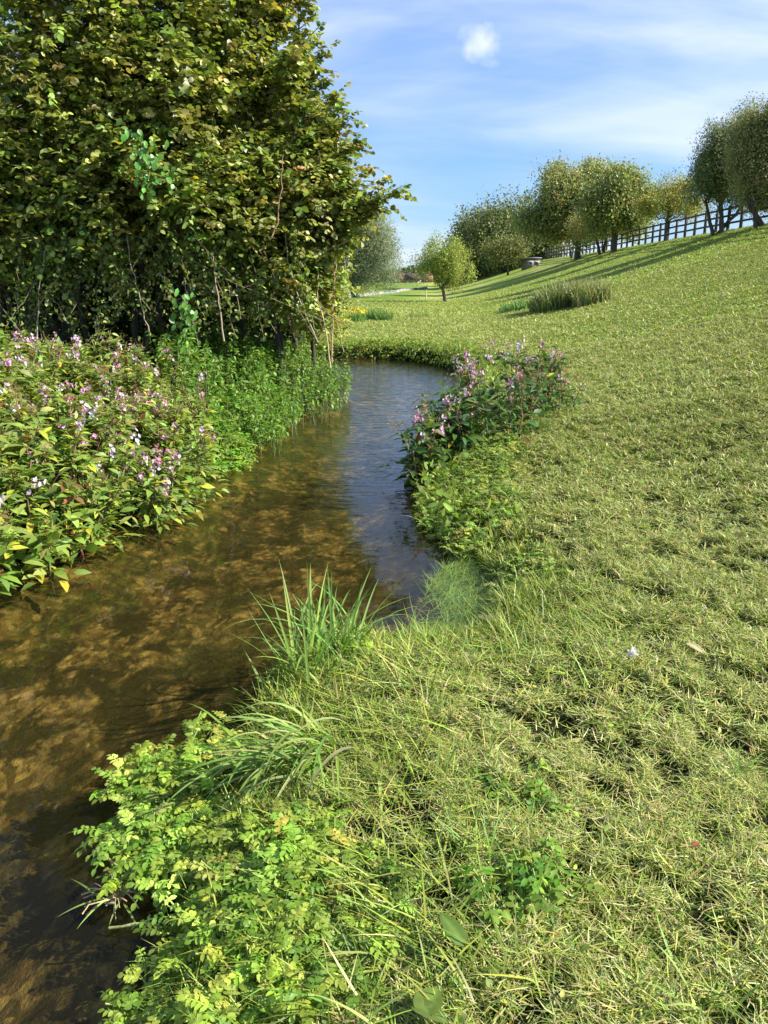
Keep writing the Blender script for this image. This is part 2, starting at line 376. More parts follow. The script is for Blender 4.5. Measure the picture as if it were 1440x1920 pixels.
# river bed: golden gravel and dark weed streaks
vo = N(n, 'ShaderNodeTexVoronoi'); vo.inputs['Scale'].default_value = 20; vmp = N(n, 'ShaderNodeMapping'); vmp.inputs['Scale'].default_value = (1, .8, .2); l.new(g_.outputs['Position'], vmp.inputs[0]); 
vw = N(n, 'ShaderNodeVectorMath', operation='ADD'); l.new(vmp.outputs[0], vw.inputs[0])
wz = N(n, 'ShaderNodeTexNoise'); wz.inputs['Scale'].default_value = 6; l.new(g_.outputs['Position'], wz.inputs['Vector'])
ws = N(n, 'ShaderNodeVectorMath', operation='SCALE'); l.new(wz.outputs['Color'], ws.inputs[0]); ws.inputs['Scale'].default_value = .08; l.new(ws.outputs[0], vw.inputs[1]); l.new(vw.outputs[0], vo.inputs['Vector'])
vs = N(n, 'ShaderNodeSeparateColor'); l.new(vo.outputs['Color'], vs.inputs[0])
gravel = mixn(rng_(vs.outputs[0], .0, 1), (.085, .068, .025), (.32, .255, .105))
gravel = mixn(rng_(vo.outputs['Distance'], .3, .8, 0, .6), gravel, (.09, .055, .02))
gold = tex(5.0, 8, (1, .7, 1), R(-35), .70, .5)
bedc = mixn(rng_(gold, .43, .60), (.026, .025, .009), gravel)
bedc = mixn(rng_(tex(1.3, 6, None, 0, .65, 1.0), .45, .62, 0, .8), bedc, (.030, .032, .010))
lawn = mixn(zs.outputs[2], lawn, bedc)
pb = N(n, 'ShaderNodeBsdfPrincipled'); pb.inputs['Roughness'].default_value = .95; pb.inputs['Specular IOR Level'].default_value = .1
l.new(lawn, pb.inputs['Base Color'])
bp = N(n, 'ShaderNodeBump'); bp.inputs['Strength'].default_value = .9; bp.inputs['Distance'].default_value = .06; l.new(tex(13, 6, None, 0, .7), bp.inputs['Height']); l.new(bp.outputs[0], pb.inputs['Normal'])
o_ = N(n, 'ShaderNodeOutputMaterial'); l.new(pb.outputs[0], o_.inputs[0])
tb = Buf(); tb.add(TV, zone, Q)
ground = tb.build('ground', m, smooth=True); tag(ground, 'mown green meadow rising to a grass bank, with the river bed cut through it', 'ground', kind='structure')

# water sheet
m, n, l = mat_base('clear_river_water')
g_ = N(n, 'ShaderNodeNewGeometry')
def wtex(scale, ms, rot, detail=3, dist=.3):
    mp = N(n, 'ShaderNodeMapping'); mp.inputs['Scale'].default_value = ms; mp.inputs['Rotation'].default_value = (0, 0, rot); l.new(g_.outputs['Position'], mp.inputs[0])
    t = N(n, 'ShaderNodeTexNoise'); t.inputs['Scale'].default_value = scale; t.inputs['Detail'].default_value = detail; t.inputs['Distortion'].default_value = dist; l.new(mp.outputs[0], t.inputs['Vector']); return t.outputs['Fac']
sp = N(n, 'ShaderNodeSeparateXYZ'); l.new(g_.outputs['Position'], sp.inputs[0])
amp = N(n, 'ShaderNodeMapRange', interpolation_type='SMOOTHSTEP'); l.new(sp.outputs[1], amp.inputs[0]); amp.inputs[1].default_value = 4.5; amp.inputs[2].default_value = 8.5; amp.inputs[3].default_value = .07; amp.inputs[4].default_value = 1.0
b1 = N(n, 'ShaderNodeBump'); b1.inputs['Distance'].default_value = .012; l.new(amp.outputs[0], b1.inputs['Strength']); l.new(wtex(5.5, (.8, 1.7, 1), R(12)), b1.inputs['Height'])
b2 = N(n, 'ShaderNodeBump'); b2.inputs['Distance'].default_value = .004; l.new(amp.outputs[0], b2.inputs['Strength']); l.new(wtex(1.6, (1, 1.4, 1), R(-10), 2), b2.inputs['Height']); l.new(b1.outputs[0], b2.inputs['Normal'])
dp = N(n, 'ShaderNodeVectorMath', operation='DOT_PRODUCT'); l.new(g_.outputs['Incoming'], dp.inputs[0]); l.new(b2.outputs[0], dp.inputs[1])
def mth(op, a, b):
    q = N(n, 'ShaderNodeMath', operation=op); q.use_clamp = True
    for i_, x_ in enumerate((a, b)):
        if isinstance(x_, float): q.inputs[i_].default_value = x_
        else: l.new(x_, q.inputs[i_])
    return q.outputs[0]
ab = N(n, 'ShaderNodeMath', operation='ABSOLUTE'); l.new(dp.outputs['Value'], ab.inputs[0])
fres = mth('ADD', mth('MULTIPLY', mth('POWER', mth('SUBTRACT', 1.0, ab.outputs[0]), 5.0), .98), .02)
tp = N(n, 'ShaderNodeBsdfTransparent'); tp.inputs[0].default_value = (.88, .80, .56, 1)
df = N(n, 'ShaderNodeBsdfDiffuse'); df.inputs[0].default_value = (.075, .065, .028, 1)
m0 = N(n, 'ShaderNodeMixShader'); m0.inputs[0].default_value = .07; l.new(tp.outputs[0], m0.inputs[1]); l.new(df.outputs[0], m0.inputs[2])
gl = N(n, 'ShaderNodeBsdfGlossy'); gl.inputs['Roughness'].default_value = .03; l.new(b2.outputs[0], gl.inputs['Normal'])
ms = N(n, 'ShaderNodeMixShader'); l.new(fres, ms.inputs[0]); l.new(m0.outputs[0], ms.inputs[1]); l.new(gl.outputs[0], ms.inputs[2])
o_ = N(n, 'ShaderNodeOutputMaterial'); l.new(ms.outputs[0], o_.inputs[0])
wx = np.arange(-19, 4, .2); wy = np.arange(-5.5, 25, .2); wX, wY = np.meshgrid(wx, wy, indexing='ij')
wd, _ = sdf(wX, wY); keep = wd < .35
cell = keep[:-1, :-1] | keep[1:, :-1] | keep[:-1, 1:] | keep[1:, 1:]
ii, jj = np.nonzero(cell); k = len(wy)
wb = Buf(); wb.add(np.stack([wX, wY, np.zeros_like(wX)], -1).reshape(-1, 3), (0, 0, 0), np.stack([ii * k + jj, (ii + 1) * k + jj, (ii + 1) * k + jj + 1, ii * k + jj + 1], -1))
tag(wb.build('river_water', m, smooth=True), 'shallow clear river running over brown gravel between the banks', 'river', kind='structure')

# ------------------------------------------------------------------ mown grass
gb = Buf()
STRAW = [(.43, .41, .15), (.36, .38, .10), (.50, .46, .22)]
GRN = [(.165, .235, .028), (.26, .33, .045), (.105, .15, .022)]
def lumps(x, y): return .55 * fbm(x * 7, y * 7, 6, 3) + .45 * fbm(x * 2.2, y * 2.2, 3, 2)
RINGS = ((.7, 2.6, 36000, .0034, .042, 1.15), (2.6, 5, 22000, .0046, .045, 1.15), (5, 9, 10000, .0070, .044, 1.0), (9, 16, 4200, .011, .040, .9), (16, 34, 1100, .020, .036, .7), (34, 75, 150, .045, .04, .5))
for (y0, y1, dens, w, hh, clip) in RINGS:
    xm = .60 * y1 + 1.9
    nn = int(dens * (y1 - y0) * 2 * xm)
    P = np.stack([rng.uniform(-xm, xm, nn), rng.uniform(y0, y1, nn), np.zeros(nn)], 1)
    P = P[in_view(P + [0, 0, .4], .25)] if y1 < 10 else P[np.abs(P[:, 0]) < .58 * P[:, 1] + 1.8]
    if y0 > 30: P = P[rng.random(len(P)) < sstep(75, 38, P[:, 1])]
    d, lf = sdf(P[:, 0], P[:, 1]); ok = (d > .03) & ((~lf) | (P[:, 1] > 24)); P, d = P[ok], d[ok]
    P[:, 2] = H(P[:, 0], P[:, 1]); ok = in_view(P); P, d = P[ok], d[ok]
    q = lumps(P[:, 0], P[:, 1]); pit = .68 * fbm(P[:, 0] * 14 + 9, P[:, 1] * 16, 1, 2) + .32 * fbm(P[:, 0] * 3.2, P[:, 1] * 4.5, 5, 2); zone_ = fbm(P[:, 0] * .55, P[:, 1] * .8, 2, 3)
    pit = pit - .10 * (zone_ - .5) - .03 * sstep(9, 3, P[:, 1])
    ok = rng.random(len(P)) < np.clip((pit - .395) * 11, .10, 1); P, d, q, pit, zone_ = P[ok], d[ok], q[ok], pit[ok], zone_[ok]
    nn = len(P); isclip = rng.random(nn) < clip * sstep(.1, .5, d) * (.42 + .75 * (zone_ - .3))
    edge = np.exp(-np.maximum(d - .1, 0) / .35) * (P[:, 1] < 7); fz = sstep(8, 25, P[:, 1])
    up = np.clip((pit - .33) * 3.5, 0, 1)
    A, D_ = P[~isclip], edge[~isclip]; k = len(A)
    c = mixc(GRN + STRAW, [.40, .30, .14, .04, .10, .02], k, .22)
    hgt = hh * (.25 + 1.1 * up[~isclip] + .9 * np.clip((q[~isclip] - .3) * 2, 0, 1)) * rng.uniform(.6, 1.4, k) * (1 + 1.7 * D_ * rng.random(k))
    c = c * (1 - .35 * fz[~isclip])[:, None] + np.array([.26, .32, .06]) * (.35 * fz[~isclip])[:, None]
    blades(gb, A, rng.uniform(0, 6.28, k), np.abs(rng.normal(.5, .4, k)), hgt, w * rng.uniform(.7, 1.5, k) * (1 + .5 * D_), c, rng.uniform(.1, 1.3, k), 3 if y1 < 6 else 2, tip=None)
    A = P[isclip].copy(); k = len(A); qq = q[isclip]
    A[:, 2] += hh * (.25 + .6 * up[isclip] + .8 * np.clip((qq - .3) * 2, 0, 1)) * rng.uniform(.5, 1.1, k)
    c = mixc(STRAW + GRN, [.25, .34, .08, .12, .17, .04], k, .22)
    blades(gb, A, rng.uniform(0, 6.28, k), rng.normal(1.52, .2, k), rng.uniform(.025, .075, k) * (1 + y0 * .05), w * rng.uniform(.8, 1.7, k), c, rng.normal(0, .5, k), 2)
# shredded weed leaves in the mown sward
nn = 42000; P = np.stack([rng.uniform(-1.2, 5, nn), rng.uniform(.9, 9, nn), np.zeros(nn)], 1); P = P[rng.random(nn) < 1.6 / P[:, 1]]; d, lf = sdf(P[:, 0], P[:, 1]); P = P[(d > .1) & ~lf]; P[:, 2] = H(P[:, 0], P[:, 1])
pit = .68 * fbm(P[:, 0] * 14 + 9, P[:, 1] * 16, 1, 2) + .32 * fbm(P[:, 0] * 3.2, P[:, 1] * 4.5, 5, 2); P = P[(pit > .42) & in_view(P)]; k = len(P); P[:, 2] += rng.uniform(.015, .06, k)
sz = rng.uniform(.008, .02, k) * (1 + .12 * P[:, 1]); leaves(gb, P, rdir(k, .1), rdir(k, 1.2), sz, sz * rng.uniform(.4, .8, k), mixc(GRN + STRAW, [.25, .3, .1, .15, .15, .05], k, .2))
# long flattened blades near the foreground bank
nn = 16000; P = np.stack([rng.uniform(-1.0, 1.2, nn), rng.uniform(1.4, 4.2, nn), np.zeros(nn)], 1); d, lf = sdf(P[:, 0], P[:, 1])
ok = (d > .0) & (~lf) & (rng.random(nn) < sstep(1.15, .5, d) * sstep(.1, .45, d)) & (fbm(P[:, 0] * 4, P[:, 1] * 4, 5) > .36); P = P[ok]; k = len(P); P[:, 2] = H(P[:, 0], P[:, 1]) + rng.uniform(.01, .07, k)
blades(gb, P, rng.normal(2.6, 1.3, k), rng.normal(1.25, .3, k), rng.uniform(.08, .24, k), rng.uniform(.0035, .008, k), mixc(GRN + STRAW, [.3, .38, .16, .02, .12, .02], k, .2), rng.uniform(-.1, .8, k), 4)
tag(gb.build('mown_grass', M_grass), 'short mown lawn with pale cut clippings lying in lumps', 'grass', kind='stuff')

# ------------------------------------------------------------------ herb generators
def pinnate(buf, P, D, L, pairs, lw, C, arch=.35, ratio=.62):
    """compound leaf: rachis with paired rounded leaflets"""
    n = len(P); D = norm(D); side = norm(np.cross(D, np.array([0, 0, 1.0])) + 1e-4); up = np.cross(side, D)
    L = np.broadcast_to(np.asarray(L, float), (n,))
    prev = P
    for i in range(pairs + 1):
        t = (i + 1) / (pairs + 1)
        c = P + D * (L * t)[:, None] - np.array([0, 0, 1.0]) * (arch * L * t * t)[:, None]
        r = .0022
        V = np.stack([prev - side * r, prev + side * r, c + side * r, c - side * r], 1); o = (np.arange(n) * 4)[:, None]
        buf.add(V, np.repeat(C * .9, 4, 0), o + [[0, 1, 2, 3]]); prev = c
        dd = norm(D - np.array([0, 0, 1.0]) * (arch * 2 * t))
        nn_ = norm(np.cross(side, dd)) + rng.normal(0, .25, (n, 3)); sz = lw * (1.15 - .45 * abs(t - .35))
        if i == pairs: leaves(buf, c, dd, nn_, sz * 1.3, sz, C, .2, .15)
        else:
            for s in (-1, 1):
                leaves(buf, c, side * s + dd * rng.uniform(.2, .7, (n, 1)) + rng.normal(0, .12, (n, 3)), nn_ + rng.normal(0, .2, (n, 3)), sz * rng.uniform(.85, 1.15, n), sz * ratio, C * np.exp(rng.normal(0, .1, (n, 1))), .2, .2)
def in_poly_pts(px, z, n):
    w = np.array([at(u, v, z)[:2] for u, v in px]); lo, hi = w.min(0), w.max(0)
    P = rng.uniform(lo, hi, (n * 4, 2)); P = P[inside(P[:, 0], P[:, 1], w)]
    return P[:n] if len(P) > n else P
def stand(px, z, n): 
    w = np.array([at(u, v, z)[:2] for u, v in px]); return w
CRESS = [(.24, .36, .045), (.33, .44, .06), (.15, .25, .03), (.42, .48, .09)]
OLC = [(.21, .30, .05), (.28, .37, .065), (.14, .21, .035), (.34, .39, .09)]
def cress(name, px, z, n, hgt, L, lw, pairs, label, cat='water plant', float_out=True, cols=CRESS):
    P2 = in_poly_pts(px, z, n); k = len(P2); d, _ = sdf(P2[:, 0], P2[:, 1])
    g = np.maximum(H(P2[:, 0], P2[:, 1]), 0.0)
    lump = fbm(P2[:, 0] * 5, P2[:, 1] * 5, 3); ok = rng.random(k) < np.clip((lump - .30) * 6, .05, 1); P2, g, lump = P2[ok], g[ok], lump[ok]; k = len(P2)
    base = np.column_stack([P2, g + .01]); top = base + np.column_stack([rng.normal(0, .06, k), rng.normal(0, .06, k), hgt * rng.uniform(.2, 1.0, k) * (.3 + .9 * lump)])
    sb, lb_ = Buf(), Buf()
    for i in range(k): tube(sb, curve(base[i] - [0, 0, .02], top[i], 0, 4, .008), .0028, 4, (.22, .30, .06))
    C = mixc(cols, [.35, .3, .2, .15], k, .18)
    for rep in range(3):
        az = rng.uniform(0, 6.28, k); el = rng.uniform(-.1, .75, k)
        D = np.stack([np.cos(az) * np.cos(el), np.sin(az) * np.cos(el), np.sin(el)], 1)
        PP = base + (top - base) * rng.uniform(.6, 1.0, (k, 1))
        pinnate(lb_, PP, D, L * rng.uniform(.6, 1.15, k), pairs, lw, C * np.exp(rng.normal(0, .12, (k, 1))))
    c = base.mean(0); t = thing(name, (c[0], c[1], 0.0), label, cat)
    lo = (c[0], c[1], 0.0)
    lb_.build('foliage', M_soft, t, lo); sb.build('stem', M_stem, t, lo); return t

# pink flower head variants
HEADS = []
def head_mesh(r, pinks):
    b = Buf(); k = 9
    P = r.normal(0, 1, (k, 3)) * [.022, .022, .036]
    for p in P:
        ax = norm(np.array([p[0], p[1], .01]) + r.normal(0, .01, 3)); c = vary(pinks[r.integers(len(pinks))], 1, .2, r)[0]
        m_ = 5; an = np.arange(m_) * 2 * math.pi / m_ + r.random() * 6
        s = norm(np.cross(ax, [0, 0, 1.0])); u = np.cross(s, ax)
        T = s * np.cos(an)[:, None] + u * np.sin(an)[:, None] + ax * .5
        leaves(b, np.tile(p, (m_, 1)), T, np.tile(ax, (m_, 1)) + T * .2, r.uniform(.020, .032, m_), r.uniform(.018, .028, m_), np.tile(c, (m_, 1)) * np.exp(r.normal(0, .12, (m_, 1))), .2, -.1)
        tube(b, curve(p * .2 - [0, 0, .04], p, .01, 3), .0012, 3, (.20, .12, .06))
    k = 7; P = r.normal(0, 1, (k, 3)) * [.03, .03, .03] + [0, 0, .02]
    leaves(b, P, r.normal(0, 1, (k, 3)) - [0, 0, .8], r.normal(0, 1, (k, 3)), .028, .010, mixc([(.22, .26, .06), (.30, .20, .10)], [.6, .4], k, .2, r), .3, 0, LANC)
    return b
PK = [(.74, .46, .56), (.80, .62, .68), (.80, .70, .74), (.68, .32, .46)]
def seed_mesh(r):
    b = Buf(); k = 22; P = r.normal(0, 1, (k, 3)) * [.05, .05, .06]
    for p in P: tube(b, curve(p * .2 - [0, 0, .05], p, .015, 3), .0014, 3, (.32, .20, .10))
    leaves(b, P, r.normal(0, 1, (k, 3)) - [0, 0, .5], r.normal(0, 1, (k, 3)), .032, .010, mixc([(.34, .33, .10), (.40, .26, .14), (.24, .30, .06)], [.5, .25, .25], k, .2, r), .3, 0, LANC)
    return b
hr = np.random.default_rng(3)
HEAD_ME = [head_mesh(hr, [PK[0], PK[3]] if i < 2 else ([PK[1], PK[2]] if i < 4 else PK)).build('blossom', M_petal) for i in range(6)]
SEED_ME = [seed_mesh(hr).build('seed_head', M_soft) for i in range(3)]
PROTO = HEAD_ME + SEED_ME
head_meshes = [o.data for o in HEAD_ME]; seed_meshes = [o.data for o in SEED_ME]
for o in PROTO: bpy.data.objects.remove(o)

def balsam(name, roots, hrange, label, nheads, nseeds, lean=(0, 0), yellow=.06, LL=.13, group=None, branch=5, dens=1.5, cols=None, keep_low=0.05):
    """balsam clump: reddish jointed stems, whorled pointed leaves, pink flower heads"""
    k = len(roots); g = np.maximum(H(roots[:, 0], roots[:, 1]), .0); c = np.array([roots[:, 0].mean(), roots[:, 1].mean(), 0])
    t = thing(name, c, label, 'flowering plant', group)
    sb, lb_ = Buf(), Buf(); tips = []; LP, LD, LS = [], [], []
    cols = cols or [(.19, .28, .05), (.26, .35, .07), (.12, .19, .034), (.34, .38, .09)]
    for i in range(k):
        h = rng.uniform(*hrange); b = np.array([*roots[i], g[i] - .03]); le = np.array([*lean, 0]) * h + np.array([rng.normal(0, .14), rng.normal(0, .14), 0]) * h
        tp_ = b + np.array([0, 0, h]) + le; pts = curve(b, tp_, 0, 6, .012); pts[:, :2] -= le[:2] * (.7 * np.linspace(0, 1, 6) * (1 - np.linspace(0, 1, 6)))[:, None]
        tube(sb, pts, np.linspace(.009, .004, 6), 5, vary((.24, .13, .08) if rng.random() < .6 else (.2, .22, .07), 1, .15)[0])
        axes = [(pts, h, keep_low or .22)]
        for _ in range(branch):
            s = rng.uniform(.35, .85); p0 = pts[0] * (1 - s) + pts[-1] * s; a = rng.uniform(0, 6.28); bl = h * rng.uniform(.18, .34)
            p1 = p0 + np.array([math.cos(a) * bl * .7, math.sin(a) * bl * .7, bl * .75]); bp_ = curve(p0, p1, -.02, 4, .006)
            tube(sb, bp_, np.linspace(.005, .0025, 4), 4, (.24, .17, .08)); axes.append((bp_, bl, .15)); tips.append(p1)
        tips.append(tp_)
        for (ap, al, s0) in axes:
            nn = int(max(4, al / .075 * 3 * dens)); s = rng.uniform(s0, .98, nn); ix = s * (len(ap) - 1); i0 = np.minimum(ix.astype(int), len(ap) - 2); f = (ix - i0)[:, None]
            p = ap[i0] * (1 - f) + ap[i0 + 1] * f; a = rng.uniform(0, 6.28, nn); el = rng.normal(.25, .35, nn)
            LP.append(p); LD.append(np.stack([np.cos(a) * np.cos(el), np.sin(a) * np.cos(el), np.sin(el)], 1)); LS.append(LL * rng.uniform(.55, 1.15, nn) * (1.15 - .45 * s))
    m_ = 18 * k; a = rng.uniform(0, 6.28, m_); bs = np.column_stack([np.repeat(roots, 18, 0), np.repeat(g, 18)]) + np.array([lean[0] * .8, lean[1] * .8, 0]) * .3
    LP.append(bs + np.column_stack([np.cos(a) * rng.uniform(0, .2, m_), np.sin(a) * rng.uniform(0, .2, m_), rng.uniform(.0, .26, m_)])); LD.append(np.stack([np.cos(a), np.sin(a), rng.normal(.05, .3, m_)], 1)); LS.append(LL * rng.uniform(.6, 1.1, m_))
    LP, LD, LS = np.concatenate(LP), np.concatenate(LD), np.concatenate(LS); nl = len(LP)
    LP[:, 2] = np.maximum(LP[:, 2], .03)
    C = mixc(cols, [.4, .3, .2, .1], nl, .2); yl = rng.random(nl) < yellow * .5; C[yl] = vary((.50, .50, .05), int(yl.sum()), .12)
    rd = rng.random(nl) < .03; C[rd] = vary((.24, .12, .05), int(rd.sum()), .2)
    leaves(lb_, LP + LD * .02, LD, np.array([0, 0, 1.0]) + rng.normal(0, .35, (nl, 3)), LS, LS * .42, C, .25, .35, LANC)
    lb_.build('foliage', M_soft, t, c); sb.build('stem', M_stem, t, c)
    tips = np.array(tips); pick = rng.permutation(len(tips)); q = 0
    cand = np.argsort(-(tips[:, 2] + rng.normal(0, .7, len(tips)) - .10 * tips[:, 1]))
    for nm, meshes, cnt in (('blossom', head_meshes, nheads), ('seed_head', seed_meshes, nseeds)):
        for j in range(cnt):
            if q >= len(cand): break
            p = tips[cand[q]]; q += 1; o = bpy.data.objects.new(nm, meshes[rng.integers(len(meshes))]); COL.objects.link(o); o.parent = t
            o.location = tuple(p - c + np.array([0, 0, .02])); o.rotation_euler = (rng.normal(0, .4), rng.normal(0, .4), rng.uniform(0, 6.28)); s = rng.uniform(.5, .95); o.scale = (s, s, s * rng.uniform(.9, 1.3))
    return t
def roots_in(px, z, n, r=rng):
    return in_poly_pts(px, z, n)

# left bank balsam thicket, five clumps
balsam('pink_balsam', roots_in([(-160, 1130), (40, 1060), (170, 1005), (170, 900), (60, 890), (-200, 930)], .15, 64), (.4, .75), 'balsam clump nearest the left edge with big bright yellow leaves and deep pink flowers', 56, 12, (.16, -.12), .20, .15)
balsam('pink_balsam', roots_in([(150, 1015), (290, 955), (380, 895), (300, 840), (150, 890)], .15, 52), (.35, .62), 'balsam clump leaning over the brown water with pale lilac flowers, where the bank juts out', 70, 20, (.2, -.16), .12, .12)
balsam('pink_balsam', roots_in([(-160, 920), (60, 900), (160, 880), (90, 800), (-200, 800)], .4, 54), (.5, .8), 'tall balsam clump behind the yellow-leaved one, with few white-pink flowers', 34, 24, (.05, -.05), .16, .125)
balsam('pink_balsam', roots_in([(160, 885), (310, 835), (380, 880), (370, 790), (150, 800)], .4, 54), (.42, .68), 'balsam clump in the middle of the left bank with many brown seed heads', 42, 34, (.1, -.05), .10, .115)
balsam('pink_balsam', roots_in([(20, 790), (330, 780), (300, 735), (10, 735)], .55, 54), (.42, .68), 'balsam clump under the hazel branches with faded dusty pink tops', 42, 26, (.03, -.03), .10, .12)
# right bank balsam
DK = [(.06, .13, .028), (.09, .17, .035), (.045, .09, .02), (.13, .19, .045)]
balsam('pink_balsam', roots_in([(775, 895), (800, 850), (890, 825), (950, 850), (870, 895)], .1, 24), (.42, .7), 'dark green balsam leaning over the water on the mown bank, large drooping leaves', 22, 8, (-.16, -.05), .02, .16, None, 4, .85, DK)
balsam('pink_balsam', roots_in([(930, 830), (960, 790), (1030, 780), (1040, 810), (980, 850)], .25, 18), (.55, .9), 'tallest balsam on the mown bank with pink flower spikes at its top', 18, 8, (0, 0), .03, .13, None, 4, .8, DK)
balsam('pink_balsam', roots_in([(840, 815), (870, 780), (940, 780), (930, 815)], .15, 8), (.5, .75), 'thin bare-stemmed balsam behind the dark one, at the edge of the water', 12, 5, (-.1, 0), .02, .12, None, 3, .6, DK)
balsam('pink_balsam', roots_in([(1030, 790), (1060, 770), (1075, 795), (1050, 815)], .3, 5), (.35, .5), 'short withered balsam with reddish stalks beside the lawn', 3, 4, (.05, 0), .02, .10, None, 2, .7, DK)

# nettle and bramble beds on left bank
def nettles(name, px, z, n, hr_, label, cols, LL=.085, cat='weeds'):
    r2 = roots_in(px, z, n); k = len(r2); g = np.maximum(H(r2[:, 0], r2[:, 1]), 0); c = np.array([r2[:, 0].mean(), r2[:, 1].mean(), 0])
    t = thing(name, c, label, cat); sb, lb_ = Buf(), Buf(); LP, LD, LS = [], [], []
    hl = .55 + .9 * fbm(r2[:, 0] * 1.6, r2[:, 1] * 1.6, 5)
    for i in range(k):
        h = rng.uniform(*hr_) * hl[i]; b = np.array([*r2[i], g[i] - .03]); tp_ = b + np.array([rng.normal(0, .12) + .05, rng.normal(0, .12) - .05, 1]) * h
        pts = curve(b, tp_, 0, 5, .012); tube(sb, pts, np.linspace(.005, .0025, 5), 4, (.13, .17, .05))
        nn = int(h / .055 * 2.6); s = rng.uniform(.2, 1, nn) ** .7; p = pts[0] + (pts[-1] - pts[0]) * s[:, None]; a = rng.uniform(0, 6.28, nn); el = rng.normal(-.05, .4, nn)
        LP.append(p); LD.append(np.stack([np.cos(a) * np.cos(el), np.sin(a) * np.cos(el), np.sin(el)], 1)); LS.append(LL * rng.uniform(.6, 1.2, nn) * (1.15 - .5 * s))
    LP, LD, LS = np.concatenate(LP), np.concatenate(LD), np.concatenate(LS); nl = len(LP)
    leaves(lb_, LP + LD * .015, LD, np.array([0, 0, 1.0]) + rng.normal(0, .4, (nl, 3)), LS, LS * .5, mixc(cols, [.4, .3, .2, .1], nl, .2), .25, .4, LANC)
    lb_.build('foliage', M_soft, t, c); sb.build('stem', M_stem, t, c); return t
NET = [(.13, .26, .035), (.19, .32, .045), (.09, .18, .025), (.26, .36, .06)]
BRT = [(.16, .30, .03), (.22, .36, .045), (.11, .22, .025), (.28, .38, .06)]
nettles('nettle_bed', [(340, 790), (520, 790), (560, 760), (540, 700), (330, 740)], .4, 150, (.4, .62), 'bed of upright dark green nettles between the balsam and the river bend', NET)
nettles('nettle_bed', [(300, 735), (540, 700), (560, 672), (300, 690)], .6, 130, (.5, .8), 'nettle bed close under the hazel trunks', NET, .11)
nettles('bramble_bush', [(540, 770), (618, 750), (655, 728), (650, 700), (560, 690)], .3, 110, (.4, .75), 'bushy weeds on the tip of the left bank hanging over the bend', NET, .075)
nettles('bramble_bush', [(-250, 800), (20, 790), (30, 735), (-250, 735)], .6, 90, (.6, .95), 'dense nettles at the left edge behind the balsam', NET)
cress('watercress_clump', [(380, 885), (450, 850), (545, 790), (560, 770), (500, 760), (390, 800)], .1, 800, .30, .13, .035, 4, 'bright green cress spilling into the water below the nettles on the left bank', cols=BRT)
cress('watercress_clump', [(390, 900), (470, 872), (480, 862), (400, 880)], .0, 40, .06, .09, .03, 3, 'thin mat of floating cress beside the balsam', cols=BRT)
# right bank
cress('watercress_clump', [(790, 905), (900, 860), (960, 880), (960, 1000), (880, 1040), (820, 1010), (795, 950)], .08, 1500, .16, .075, .020, 4, 'low leafy brooklime mound on the right bank below the dark balsam', cols=OLC)
cress('watercress_clump', [(930, 1050), (1010, 1040), (1040, 1080), (960, 1095)], .15, 200, .12, .06, .017, 3, 'small rounded clump of weeds with dark hollow under it beside the floating weed', cols=OLC)
# foreground
cress('watercress_clump', [(200, 1500), (300, 1440), (400, 1400), (480, 1480), (470, 1600), (400, 1680), (300, 1690), (225, 1620)], .02, 380, .15, .105, .024, 5, 'yellow-green watercress growing out into the brown water in the foreground')
cress('watercress_clump', [(330, 1760), (440, 1600), (590, 1570), (610, 1700), (570, 1830), (420, 1880)], .12, 430, .16, .09, .022, 4, 'rounded cress leaves crowding the near bank below the drooping grass')
cress('watercress_clump', [(230, 1860), (380, 1800), (560, 1850), (600, 1990), (250, 1990)], .05, 230, .12, .08, .021, 4, 'cress mixed with cut stalks at the bottom edge of the bank')
cress('watercress_clump', [(560, 1260), (640, 1210), (700, 1220), (690, 1280), (600, 1310)], .05, 45, .16, .06, .018, 4, 'cress plant among the tall reed blades')
cress('watercress_clump', [(320, 1420), (380, 1370), (440, 1400), (430, 1450)], .02, 60, .10, .07, .016, 4, 'small sprig of cress on broken stalks out in the water')
cress('watercress_clump', [(600, 1600), (700, 1580), (760, 1680), (740, 1800), (640, 1860)], .22, 110, .13, .075, .020, 4, 'cress growing up through the long cut grass on the near bank')
cress('buttercup_plant', [(900, 1640), (1010, 1560), (1060, 1640), (980, 1760)], .3, 50, .12, .05, .026, 1, 'lobed bright buttercup leaves beside the dock leaf', 'plant', cols=BRT)
cress('buttercup_plant', [(960, 1440), (1010, 1420), (1020, 1480), (970, 1500)], .3, 22, .10, .05, .024, 1, 'few bright lobed leaves in the clippings above the dock leaf', 'plant', cols=BRT)

# bank weeds along right and far bank
b = Buf(); nn = 26000
P = np.stack([rng.uniform(-5, 5, nn), rng.uniform(5.5, 24, nn), np.zeros(nn)], 1); d, lf = sdf(P[:, 0], P[:, 1])
ok = (d > -.1) & (d < .55) & (~lf); P, d = P[ok], d[ok]; P[:, 2] = np.maximum(H(P[:, 0], P[:, 1]), 0) + rng.random(len(P)) * .22 * np.exp(-np.maximum(d, 0) / .3)
k = len(P); P = np.repeat(P, 4, 0) + rng.normal(0, .05, (4 * k, 3)); k = len(P); P[:, 2] = np.maximum(P[:, 2], .02)
leaves(b, P, rdir(k, .3), rdir(k, 1.0), rng.uniform(.05, .11, k), rng.uniform(.03, .06, k), mixc(OLC, [.4, .3, .2, .1], k, .2))
A = P[::3]; blades(b, A, rng.uniform(0, 6.28, len(A)), rng.uniform(.1, .9, len(A)), rng.uniform(.12, .34, len(A)), .012, mixc(GRN, [.4, .4, .2], len(A), .2), 1.0, 3)
tag(b.build('bank_weeds', M_soft), 'ragged leafy weeds and grass hanging along the edge of the lawn bank', 'weeds', kind='stuff')

